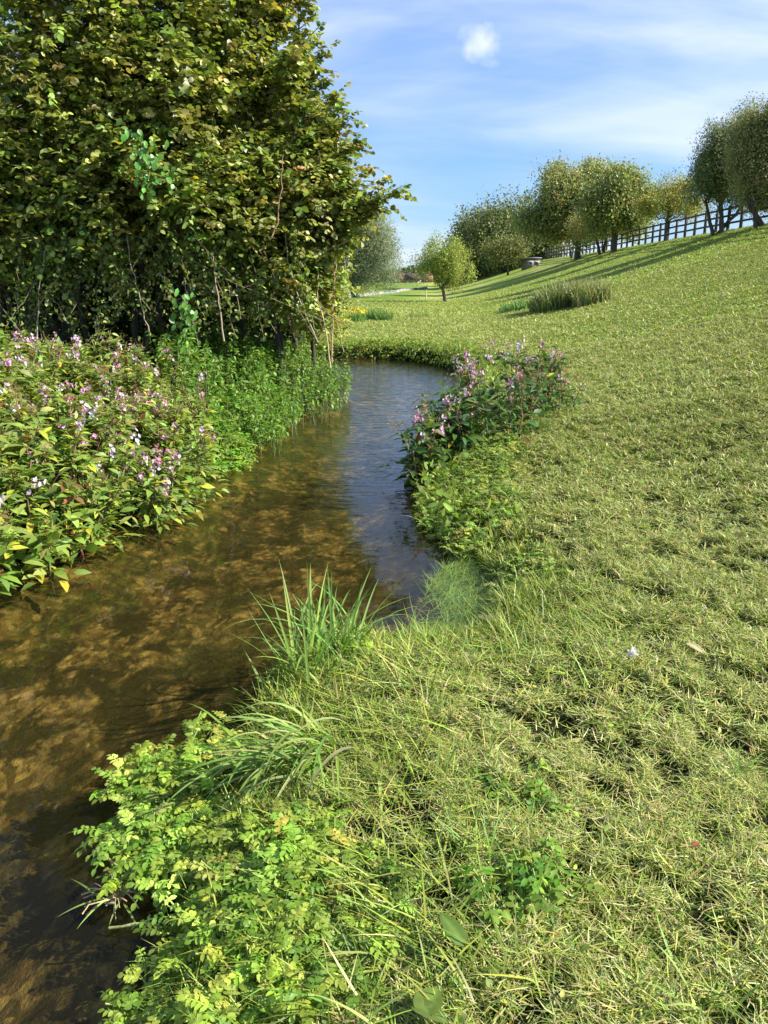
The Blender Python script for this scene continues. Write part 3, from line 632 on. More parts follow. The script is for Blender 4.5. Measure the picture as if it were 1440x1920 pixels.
# floating weed mat in the inlet
b = Buf(); P2 = in_poly_pts([(800, 1100), (850, 1040), (950, 1045), (960, 1200), (900, 1240), (740, 1215)], 0, 5200); k = len(P2)
q = fbm(P2[:, 0] * 4, P2[:, 1] * 4, 1); P2 = P2[rng.random(k) < np.clip((q - .25) * 4, .05, 1)]; k = len(P2)
P = np.column_stack([P2, rng.uniform(-.008, .014, k)])
blades(b, P, rng.normal(.6, .8, k), rng.normal(1.45, .16, k), rng.uniform(.08, .22, k), rng.uniform(.002, .0045, k), mixc([(.22, .33, .07), (.34, .44, .10), (.14, .26, .09)], [.4, .3, .3], k, .2), rng.normal(0, .25, k), 3)
tag(b.build('floating_weed', M_soft), 'thread-like bright green weed floating in the small inlet by the lawn', 'water weed', kind='stuff')

# ------------------------------------------------------------------ reed tufts in the foreground
def ribbon(buf, pts, w, col, up=(0, 0, 1)):
    pts = np.asarray(pts); m = len(pts); T = norm(np.gradient(pts, axis=0)); s = norm(np.cross(T, np.asarray(up, float)) + 1e-5)
    nv = np.cross(s, T); t = np.linspace(0, 1, m); ww = (w * np.minimum(1, .35 + t * 3) * (1 - t ** 2.2) + .0004)[:, None]
    V = np.stack([pts - s * ww * .5 + nv * ww * .12, pts, pts + s * ww * .5 + nv * ww * .12], 1).reshape(-1, 3)
    i = np.arange(m - 1)[:, None] * 3; Qd = np.concatenate([np.concatenate([i, i + 1, i + 4, i + 3], 1), np.concatenate([i + 1, i + 2, i + 5, i + 4], 1)])
    buf.add(V, col, Qd)
def arc(b, az, L, el0, el1, n=10):
    t = np.linspace(0, 1, n); el = el0 + (el1 - el0) * t ** 1.2; st = L / (n - 1)
    d = np.stack([np.cos(el) * math.cos(az), np.cos(el) * math.sin(az), np.sin(el)], 1) * st
    return np.asarray(b) + np.concatenate([[[0, 0, 0]], np.cumsum(d[:-1], 0)])
REED = [(.20, .34, .07), (.28, .42, .095), (.15, .28, .06), (.35, .45, .11)]
c = at(600, 1270, .05); t = thing('reed_grass', (c[0], c[1], 0), 'tall upright reed grass tuft standing over the water in the foreground', 'reed grass'); b = Buf()
for i in range(130):
    az = rng.uniform(0, 6.28); p = c + np.array([rng.normal(0, .09), rng.normal(0, .10), -.05])
    ribbon(b, arc(p, az, rng.uniform(.3, .68), rng.uniform(1.0, 1.52), rng.uniform(-.6, 1.3)), rng.uniform(.010, .024), vary(REED[rng.integers(4)], 1, .12)[0])
for (u, v, uu, vv) in ((590, 1290, 575, 1050), (560, 1300, 530, 1080), (620, 1280, 622, 1065), (640, 1270, 680, 1090), (585, 1350, 565, 1130), (650, 1240, 740, 1182), (600, 1250, 490, 1145), (610, 1230, 480, 1220), (560, 1280, 505, 1110), (600, 1240, 655, 1110)):
    p0 = at(u, v, .05); p1 = atd(uu, vv, p0[1] + rng.uniform(-.05, .1)); pts = curve(p0, p1, .02, 9); ribbon(b, pts, rng.uniform(.011, .021), vary(REED[rng.integers(4)], 1, .12)[0], (rng.normal(0, .3), -1, .3))
b.build('leaf_blade', M_soft, t, (c[0], c[1], 0))
c = at(585, 1400, .24); t = thing('reed_grass', (c[0], c[1], 0), 'drooping fountain of broad green grass blades in the foreground, below the upright reeds', 'reed grass'); b = Buf()
DRP = [(.22, .35, .06), (.30, .42, .09), (.15, .27, .05), (.36, .45, .12), (.38, .38, .15)]
for i in range(96):
    az = rng.normal(R(215), .8); p = c + np.array([rng.normal(0, .085), rng.normal(0, .085), rng.uniform(-.12, 0)])
    ribbon(b, arc(p, az, rng.uniform(.16, .52), rng.uniform(.1, 1.35), rng.uniform(-1.5, -.1), 12), rng.uniform(.007, .021), vary(DRP[rng.integers(5)], 1, .15)[0])
b.build('leaf_blade', M_soft, t, (c[0], c[1], 0))
def tuft(name, px, py, n, L, w, label, cols=REED, el=(.5, 1.4), el1=(-.6, 1.0), sp=.04):
    g = at(px, py, .3); g = on(g[0], g[1]) if True else g; t = thing(name, g, label, 'grass tuft'); b = Buf()
    for i in range(n):
        ribbon(b, arc(np.array([rng.normal(0, sp), rng.normal(0, sp), 0]), rng.uniform(0, 6.28), rng.uniform(*L), rng.uniform(*el), rng.uniform(*el1), 8), rng.uniform(*w), vary(cols[rng.integers(len(cols))], 1, .15)[0])
    b.build('leaf_blade', M_soft, t); return t
tuft('grass_tuft', 880, 1580, 26, (.12, .26), (.005, .009), 'long-bladed grass tuft above the dock leaf')
tuft('grass_tuft', 760, 1700, 34, (.14, .28), (.005, .010), 'tangled long grass tuft on the near bank between cress and dock leaf', el=(.1, 1.0), el1=(-.8, .4), sp=.07)
tuft('grass_tuft', 640, 1880, 26, (.16, .3), (.006, .011), 'long grass lying over the cress at the bottom edge', el=(.1, .9), el1=(-.6, .3), sp=.08)
tuft('grass_tuft', 900, 1440, 24, (.10, .2), (.004, .008), 'grass tuft in the clippings right of the drooping blades', sp=.06)
tuft('grass_tuft', 1380, 1420, 18, (.12, .2), (.005, .008), 'bright grass tuft at the right edge of the lawn', sp=.03)
tuft('grass_tuft', 1320, 1850, 14, (.12, .22), (.006, .01), 'bright broad-bladed tuft near the bottom right corner', sp=.03)
tuft('grass_tuft', 960, 1200, 40, (.12, .24), (.004, .007), 'fine grass tuft hanging over the floating weed', sp=.09)
tuft('grass_tuft', 1000, 1060, 40, (.10, .2), (.004, .007), 'fine grass tuft over the dark hollow', sp=.09)

# dock leaves, single finds on the ground
def big_leaf(name, u, v, z, L, Wd, az, el, col, label):
    p = at(u, v, z); t = Buf(); n_ = 9; tt = np.linspace(0, 1, n_); D = np.array([math.cos(az) * math.cos(el), math.sin(az) * math.cos(el), math.sin(el)]); s = norm(np.cross(D, [0, 0, 1.0])); u_ = np.cross(s, D)
    rows = []
    for i, a in enumerate(tt):
        w = Wd * (math.sin(math.pi * min(1, a ** .75)) ** .7) * .5; cc = D * L * a - u_ * (.22 * L * a * a)
        for f in (-1, -.5, 0, .5, 1): rows.append(cc + s * w * f + u_ * (abs(f) * .18 * w + .012 * L * math.sin(a * 26 + f * 5)))
    Qd = [[i * 5 + j, i * 5 + j + 1, i * 5 + j + 6, i * 5 + j + 5] for i in range(n_ - 1) for j in range(4)]
    cc = np.tile(np.array(col), (len(rows), 1)); cc[2::5] *= 1.5
    t.add(np.array(rows), cc, Qd); o = t.build(name, M_soft, smooth=True); o.location = tuple(p); return tag(o, label, 'leaf')
big_leaf('dock_leaf', 870, 1775, .30, .10, .05, R(125), R(28), (.10, .17, .03), 'broad oval dock leaf standing among the clippings')
big_leaf('dock_leaf', 790, 1905, .27, .085, .07, R(60), R(12), (.14, .20, .035), 'wide crinkled pale dock leaf at the bottom edge')
big_leaf('dock_leaf', 770, 1880, .27, .10, .045, R(-30), R(10), (.12, .18, .035), 'second crinkled dock leaf overlapping the wide pale one at the bottom edge')
big_leaf('fallen_leaf', 1288, 1205, .42, .10, .045, R(-70), R(10), (.46, .40, .22), 'curled pale dry leaf lying on the lawn')
big_leaf('fallen_leaf', 1297, 1587, .40, .028, .02, R(20), R(25), (.32, .13, .06), 'small reddish brown leaf lying on the lawn')
big_leaf('fallen_leaf', 895, 1158, .06, .10, .07, R(10), R(5), (.45, .42, .18), 'pale yellow dead leaf lying on the floating weed')
b = Buf(); p = at(1187, 1225, .40)
for k in range(7): leaves(b, np.zeros((6, 3)) + rng.normal(0, .006, (6, 3)), rdir(6, .6), rdir(6, 1), .02, .009, vary((.75, .73, .72), 6, .08))
o = b.build('white_feather', M_petal); o.location = tuple(p); tag(o, 'small white downy feather caught in the lawn', 'feather')
# broken stalk debris in the water
c = at(215, 1690, .01); t = thing('root_clump', c, 'tangle of pale broken roots and stalks stranded at the edge of the water', 'root'); b, f = Buf(), Buf()
for i in range(26):
    a = rng.uniform(0, 6.28); e = np.array([math.cos(a), math.sin(a), rng.uniform(-.1, .5)]) * rng.uniform(.04, .11); tube(b, curve(rng.normal(0, .012, 3) + [0, 0, .01], e + [0, 0, .01], .015, 5, .004), rng.uniform(.0008, .0035), 4, vary((.36, .27, .15), 1, .2)[0])
b.build('root', M_stem, t)
for i in range(8): ribbon(f, arc(rng.normal(0, .03, 3) * [1, 1, 0] + [0, 0, .02], rng.uniform(0, 6.28), rng.uniform(.1, .2), .3, -.2), .008, vary((.22, .32, .08), 1, .2)[0])
f.build('leaf_blade', M_soft, t)
for (a_, b_, r_, lab) in (((400, 1430), (462, 1375), .006, 'thick hollow green stalk sticking out over the water'), ((175, 1595), (225, 1628), .004, 'pale cut stalk poking out of the watercress'), ((205, 1740), (300, 1735), .004, 'yellow cut stalk lying by the pale roots'), ((300, 1520), (345, 1470), .003, 'thin bleached stalk lying across the watercress')):
    b = Buf(); p0, p1 = at(*a_, .03), at(*b_, .07); tube(b, curve(p0, p1, .01, 5, .002) - p0, [r_ * 1.2, r_, r_ * 1.3, r_, r_ * .9], 7, (.36, .36, .12)); o = b.build('broken_stalk', M_stem, smooth=True); o.location = tuple(p0); tag(o, lab, 'stalk')

# ------------------------------------------------------------------ trees
def shell_points(blobs, n, r, bias=.35, jit=.05):
    bl = np.asarray(blobs, float); w = (bl[:, 3] * bl[:, 4] + bl[:, 3] * bl[:, 5] + bl[:, 4] * bl[:, 5]) ** .9; i = r.choice(len(bl), n, p=w / w.sum())
    d = norm(r.normal(size=(n, 3))); rr = r.random(n) ** bias
    rad = bl[i, 3:6]; lump = 1 + .16 * np.sin(d[:, 0] * 7 + i * 2.1) * np.sin(d[:, 2] * 6 + i) + r.normal(0, jit, n)
    return bl[i, :3] + d * rad * (rr * lump)[:, None], d, i
def limbs(buf, base, blobs, r, n, r0, col, sides=6, spread=.8):
    bl = np.asarray(blobs, float)
    for k in range(n):
        bb = bl[k % len(bl)]; e = bb[:3] + r.normal(0, .35, 3) * bb[3:6]; s = base + np.array([r.normal(0, spread * .2), r.normal(0, spread * .2), 0])
        p = curve(s, e, 0, 7, np.linalg.norm(e - s) * .03, r); p[1:-1, :2] = p[1:-1, :2] * .7 + .3 * (s[:2])
        tube(buf, p, np.linspace(r0, r0 * .2, 7), sides, vary(col, 1, .15, r)[0])
        for q in range(3):
            o = p[r.integers(3, 7)]; tube(buf, curve(o, o + r.normal(0, .35, 3) * bb[3:6], .0, 4, .03, r), np.linspace(r0 * .3, r0 * .06, 4), 4, col)

def hazel(base, blobs, seed, nspray, label, shoots=(), cols=None, nstem=9, lsz=(.065, .11), r0=.05, group=None, gap=.42):
    r = np.random.default_rng(seed); base = np.asarray(base, float); t = thing('hazel_tree', base, label, 'tree', group); lb_, bb = Buf(), Buf()
    cols = cols or [(.23, .275, .055), (.32, .345, .075), (.14, .185, .036), (.42, .41, .12)]
    limbs(bb, base, blobs, r, nstem, r0, (.06, .05, .035), 6, 2.0)
    P, d, i = shell_points(blobs, nspray, r, .38)
    g = fbm(P[:, 0] * 2.1 + 40, P[:, 2] * 2.1 + P[:, 1] * 1.1 + 20, 2, 2); ok = g > gap - .02 + .12 * r.random(len(P)); P, d = P[ok], d[ok]
    k = len(P); D = norm(d * [1, 1, .5] + r.normal(0, .45, (k, 3)) + [0, 0, .1]); Ls = r.uniform(.25, .6, k)
    for s_ in shoots:
        a, b_ = np.asarray(s_[0], float), np.asarray(s_[1], float); nn = 11; p = curve(a, b_, .08, nn, .03, r); tube(bb, p, np.linspace(.014, .003, nn), 5, (.10, .08, .05))
        m_ = 22; tt = r.random(m_); P = np.concatenate([P, a + (b_ - a) * tt[:, None] + r.normal(0, .03, (m_, 3))]); D = np.concatenate([D, norm(norm(b_ - a) + r.normal(0, .6, (m_, 3)))]); Ls = np.concatenate([Ls, r.uniform(.12, .32, m_)])
    k = len(P)
    # twigs
    o = r.permutation(k)[:1500]
    for q in o: tube(bb, curve(P[q] - D[q] * .2, P[q] + D[q] * Ls[q], -.03, 3), [.006, .004, .0015], 3, (.13, .10, .06))
    m_ = 9; tt = (np.arange(m_) + .7) / m_
    LP = P[:, None] + D[:, None] * (Ls[:, None] * tt[None])[:, :, None] - np.array([0, 0, 1.0]) * (.12 * Ls[:, None] * tt[None] ** 2)[:, :, None]
    side = norm(np.cross(D, [0, 0, 1.0]) + 1e-4); sg = np.where(np.arange(m_) % 2, 1.0, -1.0)
    LD = side[:, None] * sg[None, :, None] + D[:, None] * .6 - np.array([0, 0, .25]) + r.normal(0, .35, (k, m_, 3))
    LP = LP.reshape(-1, 3); LD = LD.reshape(-1, 3); nl = len(LP); C0 = mixc(cols, [.4, .28, .2, .12], k, .18, r); C = np.repeat(C0, m_, 0) * np.exp(r.normal(0, .18, (nl, 1)))
    yl = r.random(nl) < .012; C[yl] = vary((.50, .48, .06), int(yl.sum()), .1, r)
    sz = np.repeat(r.uniform(.75, 1.2, k), m_) * r.uniform(*lsz, nl); leaves(lb_, LP, LD, np.array([0, 0, 1.0]) + r.normal(0, .5, (nl, 3)), sz, sz * .82, C, .18, .2)
    lb_.build('crown', M_leaf, t, base); bb.build('trunk', M_bark, t, base); return t

Y0 = 12.6
hz = 'hazel trees on the left bank'
hazel(on(-5.4, 12.6), [(-5.6, 12.3, 3.4, 1.8, 1.6, 1.3), (-6.2, 12.2, 5.6, 1.9, 1.7, 1.9), (-4.9, 12.3, 7.2, 1.7, 1.6, 1.5), (-4.6, 11.6, 4.7, 1.2, 1.1, 1.5), (-6.0, 11.2, 2.9, 1.4, .8, .9), (-4.4, 11.4, 3.0, 1.0, .8, .8)], 1, 10000,
      'big olive-green hazel at the left edge with yellowing leaves, its crown reaching past the top', group=hz)
hazel(on(-3.2, 12.8), [(-3.1, 12.3, 3.9, 1.5, 1.5, 1.4), (-3.8, 12.5, 6.0, 1.4, 1.5, 1.7), (-3.3, 12.7, 7.2, 1.1, 1.2, 1.1), (-2.9, 11.9, 4.8, .95, 1.1, 1.2), (-3.1, 11.4, 3.0, 1.3, .8, .8)], 2, 8500,
      'middle hazel on the left bank with the heart-leaved climber in its crown', group=hz)
rs = np.random.default_rng(9)
edge_px = np.array([(440, -40), (462, 60), (500, 160), (540, 250), (590, 330), (615, 420), (590, 500)], float)
wild = []
for q in range(62):
    a = rs.random() * 5.99; i0 = int(a); e = edge_px[i0] * (1 - a + i0) + edge_px[i0 + 1] * (a - i0) + rs.normal(0, 14, 2); ln_ = rs.uniform(35, 95); an_ = rs.normal(-.75, .45); yy = rs.uniform(11.6, 12.8)
    wild.append((atd(*e, yy), atd(e[0] + ln_ * math.cos(an_), e[1] + ln_ * math.sin(an_), yy + rs.normal(0, .2))))
sh = wild + [(atd(540, 120, 12.4), atd(588, -10, 12.3)), (atd(560, 60, 12.4), atd(575, -60, 12.3)), (atd(560, 260, 12.2), atd(640, 172, 12.1)), (atd(590, 330, 12.0), atd(668, 275, 11.8)), (atd(610, 400, 11.8), atd(748, 358, 11.5)), (atd(600, 400, 11.9), atd(705, 345, 11.7)),
      (atd(555, 180, 12.2), atd(612, 85, 12.2)), (atd(580, 430, 12), atd(690, 410, 11.8)), (atd(560, 240, 12.2), atd(622, 235, 12.1)), (atd(520, 60, 12.2), atd(548, -20, 12.2)), (atd(570, 300, 12.1), atd(655, 225, 11.9)), (atd(600, 350, 12), atd(690, 318, 11.8)), (atd(540, 150, 12.3), atd(606, 40, 12.2)), (atd(530, 100, 12.3), atd(600, 130, 12.2)), (atd(600, 420, 11.9), atd(715, 380, 11.6)), (atd(500, 20, 12.3), atd(520, -60, 12.3))]
hazel(on(-1.7, 13.2), [(-1.62, 12.6, 3.2, 1.0, 1.2, .95), (-2.4, 12.7, 4.4, .85, 1.2, 1.0), (-3.1, 12.8, 5.5, .7, 1.1, 1.0), (-1.15, 12.2, 3.1, .62, .8, .5), (-1.9, 11.8, 2.7, .9, .7, .7), (-1.3, 12.4, 2.0, .6, .8, .6)], 3, 7000,
      'hazel at the tip of the left bank, long leafy shoots reaching out against the sky', sh, group=hz)
# dark dense bushes added as backing to darken the gaps behind the hazels
dk = [(.05, .075, .016), (.07, .09, .02), (.04, .06, .012), (.09, .11, .03)]
for q, (x, y, lab) in enumerate(((-8.6, 14.6, 'added dark backing bush far left behind the hazels'), (-6.2, 15.2, 'added dark backing bush behind the left edge hazel'), (-3.9, 15.4, 'added dark backing bush behind the middle hazel'), (-2.3, 15.6, 'added dark backing bush behind the tip of the left bank'))):
    b_ = on(x, y); r = np.random.default_rng(30 + q); t = thing('backing_bush', b_, lab, 'bush'); lb_, bb = Buf(), Buf(); rx = 1.5 if q < 3 else .85
    bl = [(x, y, b_[2] + .9, rx, .9, 1.1), (x, y + .2, b_[2] + 2.3, rx, .9, 1.2), (x, y + .2, b_[2] + 4, rx * .9, .9, 1.4)]
    limbs(bb, b_, bl, r, 6, .04, (.08, .065, .05), 5)
    P, d, i = shell_points(bl, 12000, r, .3); leaves(lb_, P, rdir(len(P), 0, r), d + r.normal(0, .6, d.shape), r.uniform(.10, .17, len(P)), r.uniform(.08, .13, len(P)), mixc(dk, [.4, .3, .2, .1], len(P), .15, r))
    lb_.build('foliage', M_leaf, t, b_); bb.build('trunk', M_bark, t, b_)

# leafy hanging shoots under the hazel crowns
for q, (u, v0, v1, yy, lab) in enumerate(((90, 480, 660, 10.9, 'thin leafy hazel shoot hanging in the dark gap at the left edge'), (225, 470, 650, 10.9, 'pair of leafy hanging shoots left of the dark gap'), (420, 470, 640, 11.1, 'leafy hanging shoots over the nettle bed'), (520, 450, 640, 11.4, 'leafy shoots right of the dark gap near the bank tip'))):
    r = np.random.default_rng(60 + q); p0 = atd(u, v0, yy); t = thing('hanging_shoot', atd(u, v1, yy), lab, 'shoot'); c0 = np.array(t.location); lb_, bb = Buf(), Buf()
    for s in range(13):
        a = p0 + np.array([r.normal(0, .6), r.normal(0, .25), .2]); e = atd(u, v1, yy) + np.array([r.normal(0, .5), r.normal(0, .2), r.uniform(0, .5)]); p = curve(e, a, 0, 7, .03, r); tube(bb, p, np.linspace(.007, .003, 7), 4, (.16, .13, .07))
        nn = 75; tt = r.random(nn); LP = e + (a - e) * tt[:, None] + r.normal(0, .05, (nn, 3)); leaves(lb_, LP, rdir(nn, 0, r), rdir(nn, 1.0, r), r.uniform(.04, .075, nn), r.uniform(.035, .055, nn), mixc([(.16, .23, .04), (.23, .29, .06), (.12, .18, .03)], [.4, .3, .3], nn, .2, r))
    lb_.build('foliage', M_leaf, t, c0); bb.build('twig', M_bark, t, c0)
# bindweed with bright heart-shaped leaves
for q, (u, v, yy, w_, h_, nn, lab) in enumerate(((272, 290, 10.35, .13, .5, 70, 'bright green heart-leaved bindweed climbing in the middle hazel crown'), (345, 590, 10.6, .11, .5, 54, 'bright heart-leaved bindweed above the nettles in front of the dark gap'))):
    r = np.random.default_rng(80 + q); c0 = atd(u, v, yy); t = thing('bindweed_vine', c0, lab, 'climbing plant'); lb_, bb = Buf(), Buf()
    P = np.column_stack([r.normal(0, w_, nn), r.normal(0, .08, nn), r.uniform(-h_, h_ * .7, nn)]); P += r.normal(0, .03, P.shape); P[:, 0] += .25 * P[:, 2] * (-1 if q == 0 else .4)
    leaves(lb_, P, np.column_stack([r.normal(0, .5, nn), r.normal(-.3, .3, nn), -np.ones(nn)]), np.array([.4, -1, .5]) + r.normal(0, .3, (nn, 3)), r.uniform(.075, .125, nn), r.uniform(.055, .085, nn), mixc([(.12, .30, .04), (.18, .36, .06)], [.6, .4], nn, .15, r))
    o = np.argsort(P[:, 2]); tube(bb, P[o][::5], .005, 4, (.14, .2, .05)); lb_.build('foliage', M_leaf, t); bb.build('stem', M_stem, t)

def at_px_line(name, pts, yy, r0, col, label, cat, mat=M_bark):
    P = np.array([atd(u, v, yy + dy) for (u, v, dy) in pts]); tt = np.linspace(0, len(P) - 1, 4 * len(P)); i0 = np.minimum(tt.astype(int), len(P) - 2); f = (tt - i0)[:, None]
    p = P[i0] * (1 - f) + P[i0 + 1] * f; p[1:-1] += rng.normal(0, .008, (len(p) - 2, 3)); b = Buf(); tube(b, p - p[0], np.linspace(r0, r0 * .4, len(p)), 6, col); o = b.build(name, mat, smooth=True); o.location = tuple(p[0]); return tag(o, label, cat)
at_px_line('bare_stem', [(595, 640, 0), (560, 560, 0), (540, 490, 0), (530, 400, .1)], 11.3, .011, (.36, .30, .20), 'long pale bare stem leaning left at the tip of the left bank', 'stem')
at_px_line('bare_stem', [(620, 690, 0), (608, 600, 0), (594, 560, 0), (597, 520, 0), (592, 470, .1)], 11.6, .012, (.50, .40, .20), 'forked straw-coloured dry stalk at the river bend', 'stem')
at_px_line('bare_stem', [(622, 680, 0), (624, 560, 0), (628, 500, 0), (628, 430, 0)], 11.7, .013, (.46, .27, .17), 'tall reddish dry stalk at the river bend', 'stem')
at_px_line('bare_stem', [(645, 660, 0), (632, 600, 0), (650, 540, 0), (645, 480, 0)], 11.8, .006, (.45, .38, .22), 'thinnest straw-coloured stalk standing against the far lawn', 'stem')
at_px_line('bare_stem', [(420, 640, 0), (412, 580, 0), (404, 520, 0), (400, 480, 0)], 10.8, .014, (.36, .27, .18), 'pale straight stem in front of the dark gap above the nettles', 'stem')
at_px_line('bare_stem', [(280, 625, 0), (262, 560, 0), (245, 490, 0), (238, 440, 0)], 10.7, .009, (.34, .27, .17), 'pale bent stem hanging at the left of the dark gap', 'stem')
at_px_line('bare_stem', [(505, 450, 0), (520, 420, 0), (528, 350, 0), (531, 290, 0)], 10.9, .012, (.30, .17, .10), 'reddish bare branch curving up in the right hazel crown', 'branch')
at_px_line('bare_stem', [(68, 640, 0), (72, 560, 0), (84, 470, 0)], 10.7, .010, (.40, .36, .28), 'whitish bare stem in the dark at the left edge', 'stem')
at_px_line('bare_stem', [(370, 640, 0), (360, 600, 0), (352, 560, 0), (345, 520, 0)], 10.9, .008, (.36, .28, .18), 'slender pale stem beside the bindweed in the dark gap', 'stem')

def tree(name, base, blobs, seed, n, lsz, cols, label, r0=.15, nl=8, lean=(0, 0), trunk_h=None, group=None, bark=(.07, .055, .045), gap=.45, cat='tree', stems=1, ratio=.6, sp=.28, up=.6):
    r = np.random.default_rng(seed); base = np.asarray(base, float); bl = np.asarray(blobs, float).copy(); bl[:, :3] += base
    ex = []
    for q in range(len(bl) * 6):
        bb_ = bl[r.integers(len(bl))]; dd = norm(r.normal(size=3) + [0, -.3, .25]); f_ = r.uniform(.2, .48) * np.exp(r.normal(0, .18, 3)); ex.append([*(bb_[:3] + dd * bb_[3:6] * r.uniform(.7, 1.16)), *(bb_[3:6] * f_)])
    main = bl; bl = np.concatenate([bl * [1, 1, 1, .84, .84, .84], np.array(ex)])
    t = thing(name, base, label, cat, group); lb_, bb = Buf(), Buf(); ctr = bl[:, :3].mean(0); th = trunk_h or (bl[:, 2].min() - base[2]) * .8
    for s in range(stems):
        top = base + np.array([lean[0] * th, lean[1] * th, th]) + (np.array([r.normal(0, .35), r.normal(0, .2), 0]) * th if stems > 1 else 0)
        st = base + (np.array([r.normal(0, .12), r.normal(0, .1), 0]) * th if stems > 1 else 0)
        p = curve(st - [0, 0, .15], top, 0, 6, .02 * th, r); tube(bb, p, np.linspace(r0 * 1.25, r0 * .8, 6), 9, bark)
        limbs(bb, top - [0, 0, .05], main, r, max(3, nl // stems), r0 * .55, bark, 5, .3)
    P, d, i = shell_points(bl, n // 7, r, .42, .11); sz0 = np.mean(lsz)
    f = 6.0 / max(np.ptp(P[:, 2]), 1e-3); g = fbm((P[:, 0] - base[0]) * f + 30, P[:, 2] * f + P[:, 1] * .6 * f, seed, 2); ok = g > gap - .06 + .12 * r.random(len(P)); P, d = P[ok], d[ok]
    k = len(P); m_ = 7; D = norm(d + r.normal(0, .5, d.shape)); LP = (P[:, None] + D[:, None] * r.uniform(0, 1, (k, m_, 1)) * sz0 * 5 * sp / .28 + r.normal(0, sz0 * 1.1, (k, m_, 3))).reshape(-1, 3); DD = np.repeat(d, m_, 0); q = len(LP)
    C = np.repeat(mixc(cols, np.ones(len(cols)), k, .18, r), m_, 0) * np.exp(r.normal(0, .14, (q, 1)))
    chips(lb_, LP, rdir(q, -.2, r), DD * .6 + [0, 0, up] + r.normal(0, .55, (q, 3)), r.uniform(*lsz, q), r.uniform(*lsz, q) * ratio, C)
    lb_.build('crown', M_far, t, base); bb.build('trunk', M_bark, t, base); return t
OAK = [(.08, .098, .036), (.11, .13, .046), (.145, .165, .062)]
OLV = [(0.152, 0.168, 0.048), (0.208, 0.216, 0.064), (0.112, 0.128, 0.038), (0.256, 0.24, 0.088)]
YEL = [(0.32, 0.288, 0.064), (0.24, 0.24, 0.048), (0.192, 0.2, 0.048)]
RST = [(0.384, 0.256, 0.112), (0.32, 0.256, 0.096), (0.256, 0.224, 0.08)]
WIL = [(0.154, 0.182, 0.106), (0.115, 0.144, 0.077), (0.202, 0.221, 0.144)]
def fence_foot(u, v, dy=-3.0):
    p = gnd(u, v); return p
# solitary tree on the lawn
b_ = gnd(836, 566)
s = b_[1] / FPX
tree('young_oak', b_, [(-.6, 0, 2.5, 1.5, 1.3, 1.2), (.5, 0, 2.6, 1.2, 1.2, 1.3), (-.1, 0, 3.8, 1.0, 1.0, 1.0), (-1.4, 0, 2.9, .8, .8, .7), (1.2, .2, 2.1, .8, .8, .8)], 7, 30000, (.08, .15), [(0.184, 0.216, 0.048), (0.24, 0.264, 0.056), (0.136, 0.168, 0.04)], 'solitary small leaning tree on the lawn, round olive crown', .12, 8, (-.28, 0), .9)
# grove at the end of the slope
for q, (u, yy, top, wpx_, lab, cols) in enumerate(((885, 132, 470, 60, 'dark rounded tree at the lower left end of the grove', OAK), (905, 126, 405, 95, 'dark green tree, second from the left end of the grove', OAK), (945, 122, 356, 135, 'tallest dark oak of the grove beside the big round tree', OAK), (1000, 118, 420, 90, 'dark oak of the grove behind the small shed', OAK), (860, 150, 500, 50, 'far dark tree just behind the solitary lawn tree', OAK))):
    x = (u - 720) / FPX * yy * .975; b_ = on(x, yy); zt = atd(u, top, yy)[2]; h = zt - b_[2]; w = wpx_ / FPX * yy * .5
    tree('dark_oak', b_, [(0, 0, h * .42, w, w, h * .3), (-.5 * w, 0, h * .52, w * .7, w * .7, h * .26), (.45 * w, 0, h * .55, w * .7, w * .7, h * .26), (0, 0, h * .76, w * .72, w * .7, h * .25), (-.1 * w, -w * .3, h * .28, w * .8, w * .6, h * .16)], 100 + q, 26000, (.28, .5), cols, lab, .3, 8, (0, 0), h * .25, 'grove of dark oaks at the end of the slope', gap=.36)
def slope_tree(name, u, v, top, blobs, seed, n, lsz, cols, label, **k):
    b_ = gnd(u, v); H_ = atd(u, top, b_[1])[2] - b_[2]; w = b_[1] / FPX
    bl = [((bu - u) * w, by, H_ * bz, ru * w, ru * w * .9, H_ * rz) for (bu, by, bz, ru, rz) in blobs]
    return tree(name, b_, bl, seed, n, lsz, cols, label, **k)
slope_tree('round_tree', 1083, 486, 306, [(1045, 0, .58, 66, .28), (1092, 0, .64, 66, .30), (1058, 0, .80, 50, .19), (1022, 1, .42, 36, .20), (1115, 0, .50, 52, .22), (1110, 0, .74, 38, .18), (1075, -1, .45, 44, .2)], 201, 130000, (.16, .30), [(0.136, 0.16, 0.048), (0.192, 0.208, 0.072), (0.104, 0.128, 0.038), (0.272, 0.256, 0.112)], 'largest round-crowned tree on the slope, its straight trunk in front of the fence', r0=.30, nl=9, gap=.45)
slope_tree('round_tree', 1150, 473, 326, [(1140, 0, .60, 44, .30), (1158, 0, .56, 34, .26), (1140, 0, .76, 36, .2)], 202, 70000, (.16, .30), [(0.16, 0.184, 0.056), (0.224, 0.232, 0.08), (0.12, 0.144, 0.043)], 'round-crowned tree just right of the largest one, behind the low thorn', r0=.2, nl=7, gap=.46)
slope_tree('thorn_tree', 1126, 477, 392, [(1120, 0, .66, 50, .28), (1158, 0, .62, 34, .26), (1095, 0, .62, 26, .22)], 203, 30000, (.10, .20), [(.25, .24, .08), (.30, .26, .11), (.20, .19, .07)], 'low spreading thorn tree with twiggy olive-brown crown in front of the fence', r0=.12, nl=8, stems=2, lean=(-.1, 0))
slope_tree('thorn_tree', 1072, 484, 402, [(1062, 0, .62, 30, .26), (1076, 0, .78, 22, .2), (1045, 0, .55, 16, .18)], 204, 15000, (.09, .18), RST, 'rusty orange thorn tree in front of the largest round tree', r0=.09, nl=6, stems=2)
